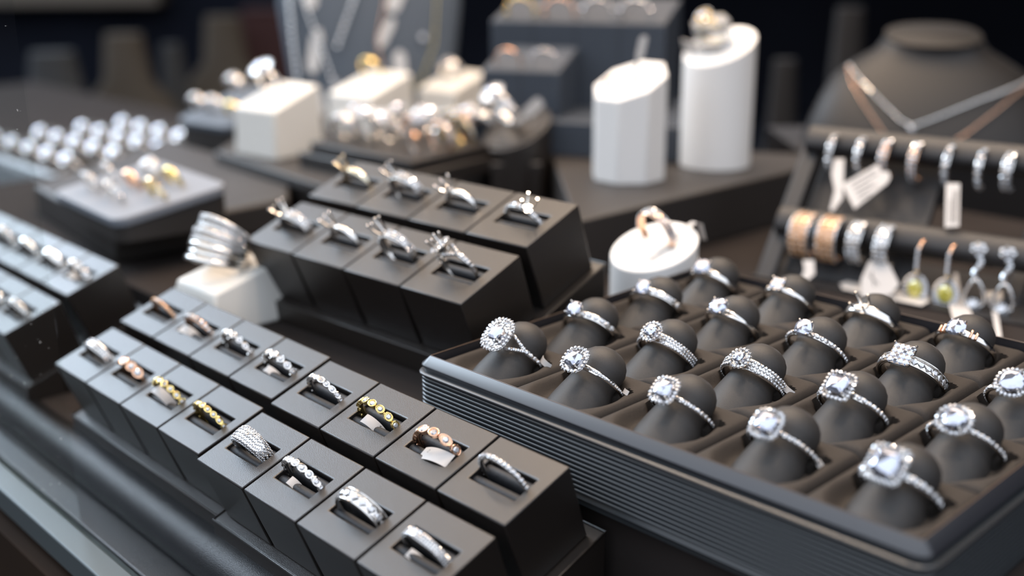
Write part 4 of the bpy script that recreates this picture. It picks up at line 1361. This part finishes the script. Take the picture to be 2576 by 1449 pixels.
def drop(px, py0, kind, label):
    s = s_at(px, 0.3)
    c = EO + EU * s + EQ * (0.3 * EQL) + EN * 0.75
    x = EU
    y = V((0, 0, 1)).cross(x)
    if kind == 'yellow':
        c = c - V((0, 0, 0.22))
    M = frame(c, x, y, V((0, 0, 1)))
    t = thing('earring', label, 'earring', M, GH)
    if kind == 'yellow':
        mb = MB()
        mb.tube([V((0.1, 0.1, 0.55)), V((0.08, -0.25, 0.5)), V((0, -0.4, 0.1)), V((0, -0.4, -0.9))], 0.07, 8)
        mb.build('hook', ROSE, t, 50)
        mb = MB()
        for k in range(7):
            mb.gem(V((0, -0.48, 0.2 - k * 0.15)), (0, -1, 0.8), 0.09, k=6)
        mb.build('pave_stem', PAVE, t, 0)
        c0 = V((0.05, -0.42, -1.68))
        mb = MB()
        for rr, nn_, sz in ((0.62, 26, 0.09), (0.48, 20, 0.085)):
            for k in range(nn_):
                a = 2 * PI * k / nn_
                mb.gem(c0 + V((rr * 0.85 * math.cos(a), -0.05, rr * 1.12 * math.sin(a))), (0.3 * math.cos(a), -1, 0.8 + 0.3 * math.sin(a)), sz, k=6)
        mb.build('halo', PAVE, t, 0)
        mb = MB()
        mb.loft([[c0 + V((0.66 * s_ * 0.85 * math.cos(2 * PI * k / 20), yy, 0.66 * s_ * 1.12 * math.sin(2 * PI * k / 20))) for k in range(20)] for s_, yy in ((0.8, 0.12), (1, 0.03), (1, -0.03))])
        mb.build('setting', SILV, t, 40)
        mb = big_gem(0.34, 0.44, 2.0)
        R_ = Matrix.Rotation(math.radians(90), 4, 'X')
        mb.v = [c0 + V((0, -0.12, 0)) + R_ @ p for p in mb.v]
        mb.build('yellow_stone', YGEM, t, 0)
        mb = MB()
        mb.box(c0 + V((-0.02, 0, 0.72)), (0.2, 0.12, 0.26))
        mb.build('bail', GOLD, t, 30, bevel=0.03)
    else:
        mb = MB()
        for k in range(7):
            a = 2 * PI * k / 7
            mb.gem(V((0.26 * math.cos(a) - 0.05, -0.35, 0.42 + 0.2 * math.sin(a))), (math.cos(a) * .4, -1, 0.6 + math.sin(a) * .4), 0.15, k=7)
        mb.gem(V((-0.05, -0.45, 0.42)), (0, -1, 0.8), 0.17, k=8)
        mb.build('top_cluster', PAVE, t, 0)
        mb = MB()
        for k in range(9):
            q = k / 8
            mb.gem(V((0.14 * math.sin(q * 5.5), -0.38, 0.1 - q * 0.95)), (math.sin(q * 6) * .6, -1, 0.7), 0.15 - 0.03 * q, k=6)
        mb.build('twisted_link', PAVE, t, 0)
        c0 = V((0, -0.38, -1.75))
        pts = []
        for k in range(28):
            a = 2 * PI * k / 28
            pts.append(c0 + V((0.42 * math.sin(a) * (1 - 0.35 * math.cos(a)), 0, 0.68 * math.cos(a) + 0.05)))
        mb = MB()
        mb.tube(pts, 0.085, 8, closed=True)
        mb.build('teardrop_frame', SILV, t, 60)
        mb = MB()
        for k in range(14):
            a = PI * k / 13 + 0
            mb.gem(V((0, 0, 0)) + pts[int(k * 27 / 13)] + V((0, -0.07, 0)), (0, -1, 0.8), 0.06, k=6)
        mb.build('pave_setting', PAVE, t, 0)
        mb = MB()
        mb.gem(c0 + V((0, -0.1, -0.45)), (0, -1, 0.8), 0.27, k=10, h=0.5)
        for k in range(10):
            a = 2 * PI * k / 10
            mb.gem(c0 + V((0.26 * math.cos(a), -0.05, -0.45 + 0.26 * math.sin(a))), (0, -1, 0.8), 0.08, k=6)
        mb.build('main_stone', PAVE, t, 0)
    return t
drop(2326, 0, 'yellow', 'drop earring with a haloed yellow oval stone, left one of the yellow pair')
drop(2402, 0, 'yellow', 'drop earring with a haloed yellow oval stone, right one of the yellow pair')
drop(2474, 0, 'white', 'open teardrop earring with a diamond cluster top, left one of the white pair')
drop(2546, 0, 'white', 'open teardrop earring with a diamond cluster top, at the right edge of the photo')


def card(name, pts2, z_, f, d, label, printing=None, th=0.03):
    """Flat paper tag outlined by picture columns/rows but lying in the plane of the stand, d in front of it."""
    out = []
    if d is None:                          # a tag lying flat on the foot plate
        out = [at(px, py, UPZ + 0.2) for px, py in pts2]
        c = sum(out, V((0, 0, 0))) / len(out)
        mb = MB()
        mb.loft([[q - c for q in out], [q - c + V((0, 0, 0.03)) for q in out]])
        return tag(place(mb.build(name, [PAPER, INK], None, 0), Matrix.Translation(c)), label, 'tag', 'paper tags on the earring stand')
    for px, py in pts2:
        dr = RM @ V(((px - 1288.0) / F_PX, (py - 724.5) / F_PX, 1.0))
        o0 = EO + EN * d + V((0, 0, 0))
        t_ = (o0 - V((0, 0, CAM_Z))).dot(EN) / dr.dot(EN)
        out.append(V((0, 0, CAM_Z)) + dr * t_)
    c = sum(out, V((0, 0, 0))) / len(out)
    mb = MB()
    mb.loft([[q - c + EN * th for q in out], [q - c for q in out]])
    if printing:
        for (ax_, ay_), (bx_, by_) in printing:
            pp = []
            for px, py in ((ax_, ay_), (bx_, by_)):
                dr = RM @ V(((px - 1288.0) / F_PX, (py - 724.5) / F_PX, 1.0))
                t_ = (EO + EN * (d + th + 0.012) - V((0, 0, CAM_Z))).dot(EN) / dr.dot(EN)
                pp.append(V((0, 0, CAM_Z)) + dr * t_ - c)
            mb.tube(pp, 0.022, 4, mi=1)
    o = mb.build(name, [PAPER, INK], None, 0)
    place(o, Matrix.Translation(c))
    tag(o, label, 'tag', 'paper tags on the earring stand')
    return o
card('price_tag', [(2118, 465), (2208, 413), (2218, 432), (2236, 432), (2240, 448), (2232, 462), (2150, 526)], 0, 0, 0.8, 'big tilted white tag with grey printing hanging from the upper bar',
     [((2140, 462), (2200, 427)), ((2146, 472), (2207, 437)), ((2152, 482), (2190, 460)), ((2157, 492), (2205, 463)), ((2162, 502), (2190, 486))])
card('price_tag', [(2380, 462), (2415, 462), (2413, 570), (2377, 573)], 0, 0, 0.8, 'long narrow upright tag with printing under the upper bar', [((2400, 480), (2398, 560)), ((2407, 480), (2405, 560)), ((2392, 500), (2390, 560))])
card('price_tag', [(2098, 400), (2124, 400), (2120, 500), (2095, 532), (2088, 528), (2100, 480), (2092, 440)], 0, 0, 0.7, 'thin curled tag under the leftmost upper hoop')
card('price_tag', [(2020, 655), (2048, 655), (2050, 690), (2032, 706), (2016, 700), (2024, 680)], 0, 0, 0.9, 'small notched tag under the leftmost champagne hoop')
card('price_tag', [(2185, 660), (2212, 640), (2240, 670), (2262, 716), (2240, 742), (2168, 750), (2166, 705)], 0, 0, 0.35, 'wide folded tag with smudged print behind the white lower hoops', [((2185, 690), (2210, 716)), ((2192, 684), (2200, 720))])
card('price_tag', [(2112, 715), (2130, 708), (2170, 716), (2260, 730), (2338, 748), (2340, 758), (2318, 770), (2200, 745), (2120, 728)], 0, 0, None, 'long rounded paper strip running under the yellow drop earrings')
card('price_tag', [(2398, 690), (2408, 690), (2418, 745), (2445, 790), (2440, 825), (2400, 815), (2388, 770), (2400, 740)], 0, 0, None, 'cream twisted tag between the yellow and white drop earrings')
card('price_tag', [(2480, 735), (2520, 735), (2522, 755), (2508, 775), (2520, 850), (2506, 850), (2494, 775), (2480, 755)], 0, 0, None, 'pale dumbbell tag between the two white teardrop earrings')

# ------------------------------------------------------------------ dim shop behind: other displays, far out of focus
def far_thing(px, py, dist, w, h, m, label, kind='bust'):
    c = atd(px, py, dist)
    M = T(c.x, c.y, -26.9)
    h = c.z + 26.9
    if kind == 'bust':
        sc_ = w / 7.0
        secs = [(0, 5.6 * sc_, -2.8 * sc_, 1.4 * sc_), (h * .45, 7.0 * sc_, -3 * sc_, 1.8 * sc_), (h * .62, 6.2 * sc_, -2.5 * sc_, 2 * sc_), (h * .75, 3.2 * sc_, -2 * sc_, 2 * sc_), (h * .95, 2.6 * sc_, -2 * sc_, 2 * sc_), (h, 2.4 * sc_, -1.9 * sc_, 1.9 * sc_)]
        bust(M, label, secs, m)
    else:
        t = thing('display_case', label, 'display case', M)
        mb = MB()
        mb.box((0, 0, h / 2), (w, w * 0.5, h))
        mb.build('body', m, t, 40, bevel=0.5)
        mb = MB()
        mb.box((0, 0, h + 0.3), (w * 1.04, w * 0.54, 0.6))
        mb.build('top_board', m, t, 40, bevel=0.2)
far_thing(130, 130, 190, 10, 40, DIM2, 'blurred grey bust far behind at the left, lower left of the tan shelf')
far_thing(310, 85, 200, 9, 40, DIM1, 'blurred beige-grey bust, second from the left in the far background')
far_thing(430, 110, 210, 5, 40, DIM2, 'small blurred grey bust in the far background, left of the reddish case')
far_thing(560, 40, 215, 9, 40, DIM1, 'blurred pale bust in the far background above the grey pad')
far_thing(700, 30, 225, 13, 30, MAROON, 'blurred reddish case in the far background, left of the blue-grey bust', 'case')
c = atd(60, -40, 322)
mb = MB()
mb.box((0, 0, 0), (75, 10, 11))
o = mb.build('wall_shelf', BEIGE, None, 40, bevel=0.4)
place(o, T(c.x, c.y, c.z))
tag(o, 'blurred tan shelf on the far wall in the top left corner of the photo', 'shelf')
far_thing(2140, 20, 125, 4.2, 14, BUSTB, 'dim dark bust in the background left of the dark necklace bust')
far_thing(1975, 150, 120, 3.4, 14, BUSTB, 'dim small bust behind the tall white column')
# counter carrying them
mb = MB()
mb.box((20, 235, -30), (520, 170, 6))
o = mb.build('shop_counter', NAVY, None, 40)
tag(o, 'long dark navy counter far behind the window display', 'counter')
